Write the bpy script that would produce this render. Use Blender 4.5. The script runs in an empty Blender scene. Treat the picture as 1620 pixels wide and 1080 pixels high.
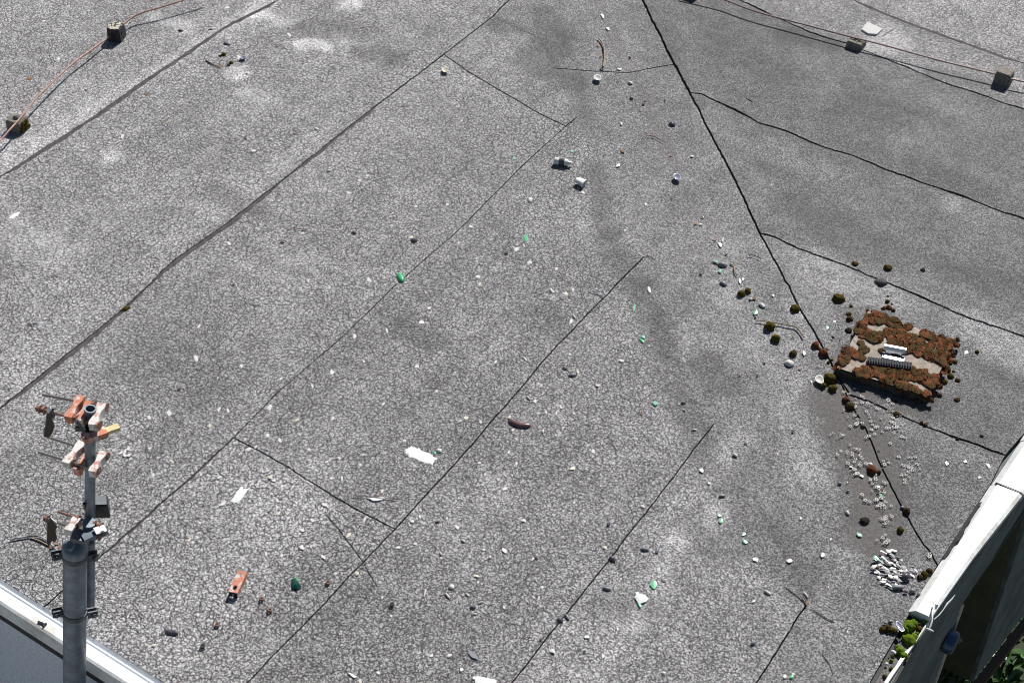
import bpy, bmesh, math, random
import numpy as np
from mathutils import Vector, Matrix, noise, geometry
random.seed(7)
S = bpy.context.scene
C = S.collection
R_ = math.radians

# ------------------------------------------------------------------ camera, world, sun, exposure
CAM_H, FPX, CX, CY = 5.5, 2400.0, 810.0, 540.0          # metres above the roof; focal length and centre in pixels of a 1620-wide frame
_roll = R_(2.5)
_g = np.array([2088.0, -2130.0])                          # direction in the frame in which the felt strips run away
_n2 = np.array([-math.sin(_roll), math.cos(_roll)])
_nd = FPX * FPX / (-(_g @ _n2))
_down = np.array([_n2[0]*_nd, _n2[1]*_nd, FPX]); _down /= np.linalg.norm(_down)
_wy = np.array([_g[0], _g[1], FPX]); _wy -= _down * (_wy @ _down); _wy /= np.linalg.norm(_wy)
_wz = -_down
_wx = np.cross(_wy, _wz)
ROT = np.array([_wx, _wy, _wz])
cam_d = bpy.data.cameras.new('camera')
cam_d.sensor_width = 36.0
cam_d.lens = 36.0 * FPX / 1620.0
cam_d.clip_start = 0.05
cam_d.clip_end = 2000
cam = bpy.data.objects.new('camera', cam_d)
_r, _u, _b = ROT @ [1, 0, 0], ROT @ [0, -1, 0], ROT @ [0, 0, -1]
cam.matrix_world = Matrix(((_r[0], _u[0], _b[0], 0), (_r[1], _u[1], _b[1], 0), (_r[2], _u[2], _b[2], CAM_H), (0, 0, 0, 1)))
C.objects.link(cam)
S.camera = cam

SUN_EL, SUN_DIR = R_(46), Vector((-0.12, 1.0, 0)).normalized()    # horizontal direction towards the sun
w = bpy.data.worlds.new('World'); S.world = w; w.use_nodes = True
wn = w.node_tree.nodes; wl = w.node_tree.links
sky = wn.new('ShaderNodeTexSky'); sky.sky_type = 'NISHITA'; sky.sun_disc = False
sky.sun_elevation = SUN_EL; sky.sun_rotation = math.atan2(SUN_DIR.x, SUN_DIR.y)
sky.air_density = 1.0; sky.dust_density = 0.6
bg = wn['Background']; bg.inputs['Strength'].default_value = 0.05
wl.new(sky.outputs[0], bg.inputs[0])
sun_d = bpy.data.lights.new('sun', 'SUN'); sun_d.energy = 5.0; sun_d.angle = R_(0.53); sun_d.color = (1.0, 0.97, 0.935)
sun = bpy.data.objects.new('sun', sun_d); C.objects.link(sun)
to_sun = Vector((SUN_DIR.x*math.cos(SUN_EL), SUN_DIR.y*math.cos(SUN_EL), math.sin(SUN_EL)))
sun.rotation_euler = to_sun.to_track_quat('Z', 'Y').to_euler()
S.view_settings.view_transform = 'Standard'; S.view_settings.look = 'None'
S.view_settings.exposure = 0.35; S.view_settings.gamma = 1.0
S.view_settings.use_curve_mapping = False
S.cycles.filter_width = 1.0

# ------------------------------------------------------------------ survey: where a sight line meets the roof or a wall
def ray(px, py):
    return ROT @ np.array([px-CX, py-CY, FPX])
def at(px, py, z=0.0):
    d = ray(px, py); t = (z-CAM_H)/d[2]
    return Vector((d[0]*t, d[1]*t, z))
def xy(px, py):
    p = at(px, py); return (p.x, p.y)
def on_x(px, py, x):
    d = ray(px, py); t = x/d[0]
    return Vector((x, d[1]*t, CAM_H+d[2]*t))
def scale_at(px, py):
    """pixels per metre across, and along the roof away from the eye"""
    d = ray(px, py); t = -CAM_H/d[2]
    s = 1.0/t
    return s*1.0, s*abs(d[2])/np.linalg.norm(d)
def ground(x, y):
    return 0.005*noise.noise((x*0.9, y*0.9, 3.1)) + 0.0025*noise.noise((x*3.1, y*3.1, 7.7))

# ------------------------------------------------------------------ materials
def M(name):
    m = bpy.data.materials.new(name); m.use_nodes = True
    nt = m.node_tree
    return m, nt, nt.nodes['Principled BSDF']
def N(nt, kind, **kw):
    n = nt.nodes.new(kind)
    for k, v in kw.items():
        if k in n.inputs: n.inputs[k].default_value = v
        else: setattr(n, k, v)
    return n
def math_n(nt, op, a, b=None, c=None, clamp=False):
    n = nt.nodes.new('ShaderNodeMath'); n.operation = op; n.use_clamp = clamp
    for i, v in enumerate((a, b, c)):
        if v is None: continue
        if isinstance(v, (int, float)): n.inputs[i].default_value = v
        else: nt.links.new(v, n.inputs[i])
    return n.outputs[0]
def ramp(nt, fac, lo, hi, a=0.0, b=1.0):
    n = nt.nodes.new('ShaderNodeMapRange'); n.interpolation_type = 'SMOOTHSTEP'
    nt.links.new(fac, n.inputs[0])
    n.inputs[1].default_value = lo; n.inputs[2].default_value = hi
    n.inputs[3].default_value = a; n.inputs[4].default_value = b
    return n.outputs[0]
def mixc(nt, fac, a, b, blend='MIX'):
    n = nt.nodes.new('ShaderNodeMix'); n.data_type = 'RGBA'; n.blend_type = blend
    for i, v in ((0, fac), (6, a), (7, b)):
        if isinstance(v, (int, float)): n.inputs[i].default_value = v
        elif isinstance(v, tuple): n.inputs[i].default_value = (*v, 1) if len(v) == 3 else v
        else: nt.links.new(v, n.inputs[i])
    return n.outputs[2]
def noise_n(nt, vec, scale, detail=3, rough=0.6):
    n = N(nt, 'ShaderNodeTexNoise', Scale=scale, Detail=detail, Roughness=rough)
    nt.links.new(vec, n.inputs['Vector']); return n
def coords(nt):
    return nt.nodes.new('ShaderNodeTexCoord').outputs['Object']

def plain(name, col, rough=0.6, metal=0.0, var=0.25, scale=30, bump=0.0, col2=None, spec=0.5, lo=0.35, hi=0.65, tr=0.0):
    m, nt, p = M(name)
    co = coords(nt)
    n = noise_n(nt, co, scale, 4, 0.65)
    f = ramp(nt, n.outputs[0], lo, hi)
    c2 = col2 or tuple(c*(1-var) for c in col)
    out = mixc(nt, f, c2, col)
    n2 = noise_n(nt, co, scale*7, 2, 0.6)
    out = mixc(nt, ramp(nt, n2.outputs[0], 0.3, 0.7, 0.0, 0.35), out, tuple(c*0.55 for c in col))
    nt.links.new(out, p.inputs['Base Color'])
    p.inputs['Roughness'].default_value = rough; p.inputs['Metallic'].default_value = metal
    p.inputs['Specular IOR Level'].default_value = spec
    if tr: p.inputs['Transmission Weight'].default_value = tr
    if bump:
        b = N(nt, 'ShaderNodeBump', Strength=0.8, Distance=bump)
        nt.links.new(n2.outputs[0], b.inputs['Height']); nt.links.new(b.outputs[0], p.inputs['Normal'])
    return m

def felt_material():
    m, nt, p = M('mineral_felt')
    L = nt.links
    co = coords(nt)
    at_ = nt.nodes.new('ShaderNodeVertexColor'); at_.layer_name = 'wear'
    sep = nt.nodes.new('ShaderNodeSeparateColor'); L.new(at_.outputs[0], sep.inputs[0])
    tone, crk, brown = sep.outputs[0], sep.outputs[1], sep.outputs[2]
    def warped(amount, scale):
        n = noise_n(nt, co, scale, 2, 0.5)
        v = nt.nodes.new('ShaderNodeVectorMath'); v.operation = 'MULTIPLY_ADD'
        L.new(n.outputs['Color'], v.inputs[0]); v.inputs[1].default_value = (amount, amount, 0); L.new(co, v.inputs[2])
        return v.outputs[0]
    def cells(vec, scale, rnd=1.0):
        v = N(nt, 'ShaderNodeTexVoronoi', voronoi_dimensions='2D', feature='DISTANCE_TO_EDGE', Scale=scale, Randomness=rnd)
        L.new(vec, v.inputs['Vector']); return v.outputs['Distance']
    d1 = cells(warped(0.017, 95), 37)
    d2 = cells(warped(0.040, 36), 19)
    mk = noise_n(nt, co, 17, 4, 0.65).outputs[0]
    mk2 = noise_n(nt, co, 2.2, 2, 0.5).outputs[0]
    c1 = math_n(nt, 'MULTIPLY', ramp(nt, d1, 0.015, 0.100, 1, 0), ramp(nt, mk, 0.36, 0.54, 0.12, 1.0))
    c2 = math_n(nt, 'MULTIPLY', ramp(nt, d2, 0.010, 0.058, 1, 0), ramp(nt, mk2, 0.30, 0.56, 0.35, 1.0))
    crack = math_n(nt, 'MULTIPLY', math_n(nt, 'MAXIMUM', c1, c2), crk, clamp=True)
    # mineral grains
    gv = N(nt, 'ShaderNodeTexVoronoi', voronoi_dimensions='2D', feature='F1', Scale=190.0); L.new(co, gv.inputs['Vector'])
    gs = nt.nodes.new('ShaderNodeSeparateColor'); L.new(gv.outputs['Color'], gs.inputs[0])
    gn = noise_n(nt, co, 120, 3, 0.8).outputs[0]
    g = math_n(nt, 'ADD', math_n(nt, 'MULTIPLY', ramp(nt, gs.outputs[0], 0.1, 0.9), 0.62), math_n(nt, 'MULTIPLY', ramp(nt, gn, 0.32, 0.68), 0.38))
    bright = math_n(nt, 'POWER', g, 1.6)
    base = mixc(nt, bright, (0.100, 0.097, 0.097), (0.93, 0.915, 0.91))
    speck = ramp(nt, gs.outputs[1], 0.94, 0.98)
    base = mixc(nt, math_n(nt, 'MULTIPLY', speck, 0.6), base, (0.75, 0.74, 0.72))
    body = ramp(nt, d1, 0.02, 0.25, 0.90, 1.04)                 # felt cells slightly darker towards their rims
    body = math_n(nt, 'ADD', math_n(nt, 'MULTIPLY', math_n(nt, 'SUBTRACT', body, 1.0), crk), 1.0)
    big = ramp(nt, noise_n(nt, co, 1.3, 5, 0.62).outputs[0], 0.3, 0.7, 0.86, 1.13)
    mid = ramp(nt, noise_n(nt, co, 7.5, 3, 0.6).outputs[0], 0.3, 0.7, 0.86, 1.12)
    k = math_n(nt, 'MULTIPLY', math_n(nt, 'MULTIPLY', body, big), math_n(nt, 'MULTIPLY', mid, math_n(nt, 'MULTIPLY', tone, 2.0)))
    cmb = nt.nodes.new('ShaderNodeCombineColor')
    for i in range(3): L.new(k, cmb.inputs[i])
    base = mixc(nt, 1.0, base, cmb.outputs[0], 'MULTIPLY')
    base = mixc(nt, brown, base, mixc(nt, ramp(nt, gn, 0.45, 0.75, 0, 0.5), (0.070, 0.062, 0.058), (0.16, 0.145, 0.135)))
    base = mixc(nt, math_n(nt, 'MULTIPLY', crack, 0.93), base, (0.022, 0.020, 0.019))
    # scattered ochre lichen dots
    ln = noise_n(nt, co, 34, 2, 0.5).outputs[0]
    lm = math_n(nt, 'MULTIPLY', ramp(nt, ln, 0.735, 0.77), ramp(nt, mk2, 0.5, 0.62))
    base = mixc(nt, math_n(nt, 'MULTIPLY', lm, 0.5), base, (0.30, 0.20, 0.06))
    L.new(base, p.inputs['Base Color'])
    p.inputs['Roughness'].default_value = 0.78
    p.inputs['Specular IOR Level'].default_value = 0.35
    h = math_n(nt, 'SUBTRACT', math_n(nt, 'MULTIPLY', g, 0.4), math_n(nt, 'MULTIPLY', crack, 1.0))
    b = N(nt, 'ShaderNodeBump', Strength=0.55, Distance=0.003); L.new(h, b.inputs['Height']); L.new(b.outputs[0], p.inputs['Normal'])
    return m

MAT = {}
MAT['felt'] = felt_material()
MAT['bitumen'] = plain('bitumen', (0.040, 0.037, 0.036), 0.75, scale=14, bump=0.003)
MAT['bleed'] = plain('bitumen_bleed', (0.085, 0.074, 0.075), 0.75, scale=22, bump=0.002, col2=(0.040, 0.034, 0.035), spec=0.25)
MAT['concrete'] = plain('pale_concrete', (0.66, 0.58, 0.50), 0.9, scale=45, bump=0.004, col2=(0.46, 0.40, 0.33))
MAT['slab_side'] = plain('shade_dark_concrete', (0.17, 0.15, 0.115), 0.95, scale=40, bump=0.004, col2=(0.075, 0.068, 0.045))  # slab sides coloured darker than the top to deepen their shade
MAT['tile_white'] = plain('white_concrete', (0.58, 0.57, 0.55), 0.85, scale=60, bump=0.002, var=0.12)
MAT['block'] = plain('block_concrete', (0.27, 0.245, 0.20), 0.9, scale=60, bump=0.004, col2=(0.14, 0.125, 0.10))
MAT['block_black'] = plain('block_black_plastic', (0.030, 0.030, 0.036), 0.55, scale=40, var=0.3)
MAT['copper'] = plain('weathered_copper_wire', (0.40, 0.235, 0.19), 0.5, 0.25, scale=40, col2=(0.26, 0.14, 0.11))
MAT['wire_dark'] = plain('brown_wire', (0.17, 0.10, 0.085), 0.5, 0.2, scale=40)
MAT['cap'] = plain('painted_metal_capping', (0.70, 0.70, 0.68), 0.5, scale=7, col2=(0.50, 0.48, 0.43), lo=0.30, hi=0.52)
MAT['cap_metal'] = plain('aluminium_capping', (0.62, 0.68, 0.78), 0.28, 0.9, scale=6, var=0.12)
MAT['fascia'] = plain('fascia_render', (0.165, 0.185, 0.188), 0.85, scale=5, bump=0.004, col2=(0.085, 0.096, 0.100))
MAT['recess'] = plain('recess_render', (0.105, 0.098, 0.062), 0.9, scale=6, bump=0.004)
MAT['render_pale'] = plain('pale_roughcast', (0.82, 0.88, 0.94), 0.9, scale=55, bump=0.008, var=0.25)
MAT['timber'] = plain('brown_timber', (0.075, 0.038, 0.022), 0.7, scale=18, bump=0.003)
MAT['galv'] = plain('galvanised_steel', (0.20, 0.235, 0.265), 0.5, 0.4, scale=22, bump=0.0006, col2=(0.125, 0.15, 0.175))
MAT['galv_dark'] = plain('dark_galvanised_steel', (0.10, 0.11, 0.12), 0.55, 0.5, scale=25)
MAT['primer'] = plain('flaking_orange_primer', (0.50, 0.17, 0.09), 0.65, scale=30, col2=(0.58, 0.54, 0.50), lo=0.36, hi=0.52)
MAT['primer_pale'] = plain('faded_primer', (0.62, 0.60, 0.57), 0.6, scale=28, col2=(0.44, 0.19, 0.12), lo=0.38, hi=0.50)
MAT['rust'] = plain('rust', (0.30, 0.16, 0.115), 0.85, 0.1, scale=60, bump=0.001, col2=(0.15, 0.075, 0.055))
MAT['rod'] = plain('dull_steel_rod', (0.30, 0.28, 0.24), 0.45, 0.8, scale=70)
MAT['yellow'] = plain('yellowed_paint', (0.66, 0.56, 0.28), 0.6, scale=40)
MAT['olive_plate'] = plain('dark_weathered_plate', (0.045, 0.050, 0.038), 0.6, 0.2, scale=26, col2=(0.085, 0.040, 0.026))
MAT['black'] = plain('black_plastic', (0.015, 0.015, 0.017), 0.4)
MAT['lens'] = plain('grey_lamp_glass', (0.10, 0.11, 0.12), 0.15)
MAT['shell_white'] = plain('white_shell', (0.62, 0.60, 0.57), 0.5, scale=70, var=0.12)
MAT['shell_heap'] = plain('pale_grey_shell', (0.33, 0.33, 0.325), 0.6, scale=60)
MAT['shell_cream'] = plain('cream_shell', (0.62, 0.56, 0.46), 0.45, scale=70)
MAT['shell_pink'] = plain('pinkish_shell', (0.50, 0.36, 0.30), 0.4, scale=60, col2=(0.62, 0.56, 0.50))
MAT['shell_grey'] = plain('grey_shell', (0.19, 0.195, 0.215), 0.4, scale=50)
MAT['mussel_out'] = plain('mussel_outer', (0.055, 0.045, 0.065), 0.28, scale=45, col2=(0.13, 0.10, 0.12))
MAT['mussel_in'] = plain('mussel_nacre', (0.42, 0.44, 0.52), 0.22, scale=30, col2=(0.22, 0.20, 0.30))
MAT['razor'] = plain('brown_razor_shell', (0.17, 0.085, 0.06), 0.3, scale=40, col2=(0.09, 0.05, 0.06))
MAT['green'] = plain('green_plastic', (0.05, 0.42, 0.16), 0.3, scale=60, var=0.2)
MAT['green_pale'] = plain('pale_green_glass', (0.22, 0.55, 0.36), 0.15, scale=60, var=0.2)
MAT['green_dark'] = plain('dark_green_glass', (0.012, 0.075, 0.060), 0.12, scale=30)
MAT['clear'] = plain('cloudy_white_glass', (0.72, 0.74, 0.72), 0.25, scale=40, var=0.15)
MAT['wood'] = plain('bleached_stick', (0.36, 0.29, 0.20), 0.8, scale=70, col2=(0.16, 0.12, 0.08))
MAT['leaf'] = plain('dry_leaf', (0.20, 0.11, 0.05), 0.8, scale=60)
MAT['orange'] = plain('orange_scrap', (0.30, 0.155, 0.09), 0.8, scale=60)
MAT['dark_bit'] = plain('dark_debris', (0.030, 0.027, 0.024), 0.8, scale=60)
MAT['stone'] = plain('grey_stone', (0.13, 0.12, 0.11), 0.9, scale=70, bump=0.003)
MAT['dropping'] = plain('bird_dropping', (0.82, 0.82, 0.80), 0.8, scale=45, var=0.16)
MAT['paper'] = plain('white_scrap', (0.82, 0.81, 0.78), 0.7, scale=60, var=0.08)
MAT['lichen'] = plain('white_lichen', (0.62, 0.59, 0.54), 0.9, scale=90)
MAT['cable'] = plain('dark_cable', (0.05, 0.05, 0.05), 0.6, col2=(0.42, 0.42, 0.40), scale=25, lo=0.45, hi=0.6)
MAT['twine'] = plain('brown_twine', (0.12, 0.085, 0.06), 0.9, scale=70)
MAT['ridge'] = plain('grey_ribbed_rubber', (0.060, 0.062, 0.070), 0.8, scale=30, spec=0.2)
MAT['alu'] = plain('bright_aluminium', (0.48, 0.49, 0.51), 0.38, 0.6, scale=20, var=0.12)
MAT['bluedisc'] = plain('blue_painted_metal', (0.035, 0.075, 0.15), 0.35, 0.3, scale=18)
MAT['ground'] = plain('ground_soil', (0.050, 0.055, 0.030), 0.95, scale=1.2, col2=(0.030, 0.045, 0.018))
MAT['bounce_roof'] = plain('pale_bounce', (0.62, 0.61, 0.59), 0.95, scale=60, bump=0.006)  # pale surface of the added bounce roof
MAT['grit'] = plain('gutter_grit', (0.26, 0.25, 0.24), 0.95, scale=110, bump=0.006, col2=(0.07, 0.065, 0.06))

def moss_material(name, a, b, c):
    m, nt, p = M(name)
    co = coords(nt)
    n1 = noise_n(nt, co, 38, 4, 0.7).outputs[0]
    n2 = noise_n(nt, co, 260, 3, 0.7).outputs[0]
    col = mixc(nt, ramp(nt, n1, 0.38, 0.62), a, b)
    col = mixc(nt, ramp(nt, n2, 0.35, 0.68), c, col)
    nt.links.new(col, p.inputs['Base Color']); p.inputs['Roughness'].default_value = 0.95
    p.inputs['Specular IOR Level'].default_value = 0.15
    bb = N(nt, 'ShaderNodeBump', Strength=1.0, Distance=0.004); nt.links.new(n2, bb.inputs['Height']); nt.links.new(bb.outputs[0], p.inputs['Normal'])
    return m
MAT['moss_olive'] = moss_material('olive_moss', (0.120, 0.095, 0.012), (0.175, 0.125, 0.018), (0.035, 0.027, 0.006))
MAT['moss_rust'] = moss_material('rusty_moss', (0.30, 0.095, 0.040), (0.21, 0.095, 0.035), (0.060, 0.024, 0.012))
MAT['moss_brown'] = moss_material('brown_moss', (0.105, 0.060, 0.022), (0.140, 0.095, 0.030), (0.026, 0.016, 0.008))
MAT['moss_dark'] = moss_material('dead_moss', (0.050, 0.040, 0.028), (0.085, 0.065, 0.045), (0.018, 0.014, 0.010))
MAT['moss_green'] = moss_material('bright_green_moss', (0.16, 0.26, 0.012), (0.23, 0.33, 0.02), (0.045, 0.085, 0.006))
def leaf_material():
    m, nt, p = M('ivy_leaf')
    oi = nt.nodes.new('ShaderNodeNewGeometry')
    col = mixc(nt, oi.outputs['Random Per Island'], (0.018, 0.055, 0.010), (0.05, 0.125, 0.022))
    nt.links.new(col, p.inputs['Base Color']); p.inputs['Roughness'].default_value = 0.4
    return m
MAT['ivy'] = leaf_material()

# ------------------------------------------------------------------ mesh helpers
class MB:
    def __init__(self): self.v, self.f, self.mi = [], [], []
    def add(self, vs, fs, mi=0):
        o = len(self.v); self.v += [tuple(q) for q in vs]
        self.f += [tuple(i+o for i in f) for f in fs]; self.mi += [mi]*len(fs)
    def box(self, c, half, rot=None, taper=1.0, mi=0):
        vs = []
        for z in (-1, 1):
            k = taper if z > 0 else 1.0
            for x, y in ((-1, -1), (1, -1), (1, 1), (-1, 1)):
                q = Vector((x*half[0]*k, y*half[1]*k, z*half[2]))
                if rot is not None: q = rot @ q
                vs.append(q + Vector(c))
        self.add(vs, [(3, 2, 1, 0), (4, 5, 6, 7), (0, 1, 5, 4), (1, 2, 6, 5), (2, 3, 7, 6), (3, 0, 4, 7)], mi)
    def tube(self, pts, r, n=8, caps=True, mi=0):
        pts = [Vector(p) for p in pts]; rs = r if isinstance(r, (list, tuple)) else [r]*len(pts)
        vs, fs = [], []; prev = None
        for i, p in enumerate(pts):
            t = (pts[min(i+1, len(pts)-1)] - pts[max(i-1, 0)]).normalized()
            a = (t.cross(Vector((0, 0, 1))) if abs(t.z) < 0.95 else t.cross(Vector((0, 1, 0)))).normalized() if prev is None else (prev - t*prev.dot(t)).normalized()
            prev = a; b = t.cross(a)
            for k in range(n):
                an = 2*math.pi*k/n; vs.append(p + (a*math.cos(an)+b*math.sin(an))*rs[i])
        for i in range(len(pts)-1):
            for k in range(n):
                fs.append((i*n+k, i*n+(k+1) % n, (i+1)*n+(k+1) % n, (i+1)*n+k))
        if caps: fs += [tuple(reversed(range(n))), tuple(range((len(pts)-1)*n, len(pts)*n))]
        self.add(vs, fs, mi)
    def prism(self, outline, z0, z1, mat=None, mi=0):
        """outline in local xy, extruded along local z, placed by mat"""
        n = len(outline); mat = mat or Matrix.Identity(4)
        vs = [mat @ Vector((x, y, z)) for z in (z0, z1) for x, y in outline]
        fs = [tuple(reversed(range(n))), tuple(range(n, 2*n))] + [(i, (i+1) % n, n+(i+1) % n, n+i) for i in range(n)]
        self.add(vs, fs, mi)
    def mesh(self, name, mats, smooth=False):
        me = bpy.data.meshes.new(name); me.from_pydata(self.v, [], self.f)
        for m in (mats if isinstance(mats, (list, tuple)) else [mats]): me.materials.append(MAT[m])
        for p, i in zip(me.polygons, self.mi): p.material_index = i; p.use_smooth = smooth
        bm = bmesh.new(); bm.from_mesh(me); bmesh.ops.recalc_face_normals(bm, faces=bm.faces); bm.to_mesh(me); bm.free()
        if smooth: me.set_sharp_from_angle(angle=R_(40))
        return me
    def build(self, name, mats, parent=None, smooth=False):
        return link(name, self.mesh(name, mats, smooth), parent)
def link(name, me, parent=None):
    o = bpy.data.objects.new(name, me); C.objects.link(o)
    if parent is not None: o.parent = parent
    return o
def tag(o, label, cat=None, group=None, kind=None, spot=None):
    if label and '@@' in label:                      # say where it lies by the nearest landmark that no look-alike has used in the same words
        x, y = o['spot_x'], o['spot_y']
        opts = [label.replace('@@', said(x, y, 4, k)) for k in range(4)]
        label = next((q for q in opts if q not in USED and len(q.split()) <= 16), opts[0])
        if len(label.split()) > 16: label = label.replace('close ', '')
        USED.add(label)
    for k in ('spot_x', 'spot_y'):
        if k in o: del o[k]
    if label: o['label'] = label
    if cat: o['category'] = cat
    if group: o['group'] = group
    if kind: o['kind'] = kind
    return o
def empty(name, loc=(0, 0, 0)):
    o = bpy.data.objects.new(name, None); C.objects.link(o); o.location = loc; o.empty_display_size = 0.05
    return o
def local(o, parent):
    """keep a part built in world coordinates in place under a moved Empty"""
    o.parent = parent; o.matrix_parent_inverse = Matrix.Translation(parent.location).inverted(); return o
def bevel(me, width, seg=1):
    bm = bmesh.new(); bm.from_mesh(me)
    bmesh.ops.bevel(bm, geom=[e for e in bm.edges if e.calc_face_angle(0) > 0.5], offset=width, segments=seg, affect='EDGES', clamp_overlap=True)
    bm.to_mesh(me); bm.free()

# ------------------------------------------------------------------ the setting far below
mb = MB(); mb.add([(-900, -900, -9), (900, -900, -9), (900, 900, -9), (-900, 900, -9)], [(0, 1, 2, 3)])
tag(mb.build('ground', 'ground'), 'dark planted ground far below the roof edge', kind='structure')

mb = MB(); mb.box((-6.0, -6.0, -1.75), (12.0, 8.30, 0.2))  # unseen lower roof, added to bounce sun onto the shaded south wall
tag(mb.build('bounce_roof', 'bounce_roof'), 'unseen pale lower roof added to bounce sun onto the south wall', kind='structure')
# ------------------------------------------------------------------ roof: deck and felt sheets
mb = MB(); mb.box((-5.07, 8.2, -0.145), (4.45, 5.78, 0.125))
roof = mb.build('roof', 'bitumen'); tag(roof, 'flat roof covered in cracked grey mineral felt', kind='structure')

def dens(pts, step=0.02, jit=0.004, seed=0, wav=0.006):
    out = []
    for a, b in zip(pts[:-1], pts[1:]):
        a, b = Vector((*a, 0)), Vector((*b, 0)); L = (b-a).length; n = max(1, int(L/step))
        nn = Vector((-(b-a).y, (b-a).x, 0)).normalized()
        for i in range(n):
            q = a + (b-a)*(i/n)
            e = 0 if i == 0 else 1
            o = jit*noise.noise((q.x*22, q.y*22, seed)) + wav*noise.noise((q.x*5, q.y*5, seed+9))
            q = q + nn*o*e*min(1, i/4, (n-i)/4)
            out.append((q.x, q.y))
    out.append(tuple(pts[-1])); return out
P = lambda *l: [xy(*q) for q in l]
TOPY, BOT, LEFT = 13.6, 2.43, -9.45
VLa = [(-9.45, 12.70), (-6.34, 9.55), (-5.06, 8.22)] + P((850, 60), (912, 188), (1018, 408), (1130, 670), (1275, 958))
LN = {}
LN['A'] = dens([(-6.37, BOT)] + P((0, 281), (150, 185), (230, 128), (300, 82), (365, 38), (443, 0)) + [(-6.34, 9.55)], seed=1)
LN['B'] = dens([(-4.93, BOT)] + P((0, 648), (60, 600), (195, 492), (280, 410), (360, 355), (430, 300), (520, 228), (600, 165), (702, 88), (780, 28)) + [(-5.06, 8.22)], seed=2, jit=0.008)
LN['C'] = dens([(-3.85, BOT)] + P((370, 693), (440, 621), (540, 535), (625, 452), (730, 360), (820, 270), (895, 202), (912, 188)), seed=3)
LN['D'] = dens([(-2.855, BOT)] + P((575, 890), (625, 838), (733, 720), (870, 560), (1018, 408)), seed=4)
LN['E'] = dens([(-1.925, BOT)] + P((885, 985), (968, 880), (1080, 735), (1130, 670)), seed=5)
LN['F'] = dens([(-1.045, BOT)] + P((1275, 958)), seed=6)
LN['VL'] = dens(VLa, seed=7, step=0.03)
LN['V'] = dens([(-9.45, 13.55)] + P((1015, 0), (1065, 100), (1092, 150), (1130, 225), (1165, 290), (1190, 345), (1203, 372), (1230, 420), (1265, 490), (1298, 545), (1330, 605), (1345, 640), (1370, 680), (1390, 730), (1420, 790), (1450, 845), (1484, 895)), seed=8, jit=0.007, wav=0.005)
LN['R1'] = dens(P((1092, 150), (1110, 152), (1150, 172), (1200, 198), (1240, 210), (1300, 235), (1350, 250), (1400, 272), (1480, 300), (1550, 325), (1620, 350)) + [(-0.56, 7.70)], seed=9, jit=0.009, wav=0.010)
LN['R2'] = dens(P((1203, 372), (1225, 377), (1260, 395), (1330, 420), (1390, 445), (1450, 470), (1530, 505), (1620, 535)) + [(-0.572, 6.69)], seed=10, jit=0.009, wav=0.010)
LN['R3'] = dens(P((1330, 605), (1345, 627), (1375, 637), (1430, 662), (1500, 690), (1545, 705), (1590, 722)), seed=11, jit=0.009, wav=0.010)
LN['R0'] = dens([(-4.95, 9.24)] + P((1210, 23), (1280, 55), (1340, 73), (1407, 100), (1480, 130), (1547, 152), (1620, 177)) + [(-0.54, 8.73)], seed=12, jit=0.009, wav=0.012)
LN['A2'] = dens([(-5.25, 9.52)] + P((1340, 0), (1430, 38), (1620, 105)) + [(-0.53, 9.36)], seed=13)
LN['X1'] = dens(P((370, 693), (430, 725), (500, 768), (560, 805), (625, 838)), seed=14)
LN['X2'] = dens(P((702, 88), (740, 115), (800, 150), (850, 180), (895, 202)), seed=15)
LN['X3'] = dens(P((780, 28), (815, 45), (850, 60)), seed=16)
LN['X4'] = dens(P((874, 108), (940, 113), (995, 115), (1030, 108), (1065, 102)), seed=17)
LN['PR'] = dens([(-0.64, BOT)] + P((1484, 895)) + P((1568, 766), (1590, 722), (1620, 688)) + [(-0.572, 6.69), (-0.56, 7.70), (-0.54, 8.73), (-0.53, 9.36), (-0.50, 13.6)], jit=0, wav=0)

def sub(name, p, q):
    l = LN[name]
    near = lambda t: min(range(len(l)), key=lambda i: (l[i][0]-t[0])**2 + (l[i][1]-t[1])**2)
    i, j = near(p), near(q)
    return l[i:j+1] if i <= j else list(reversed(l[j:i+1]))

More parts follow.
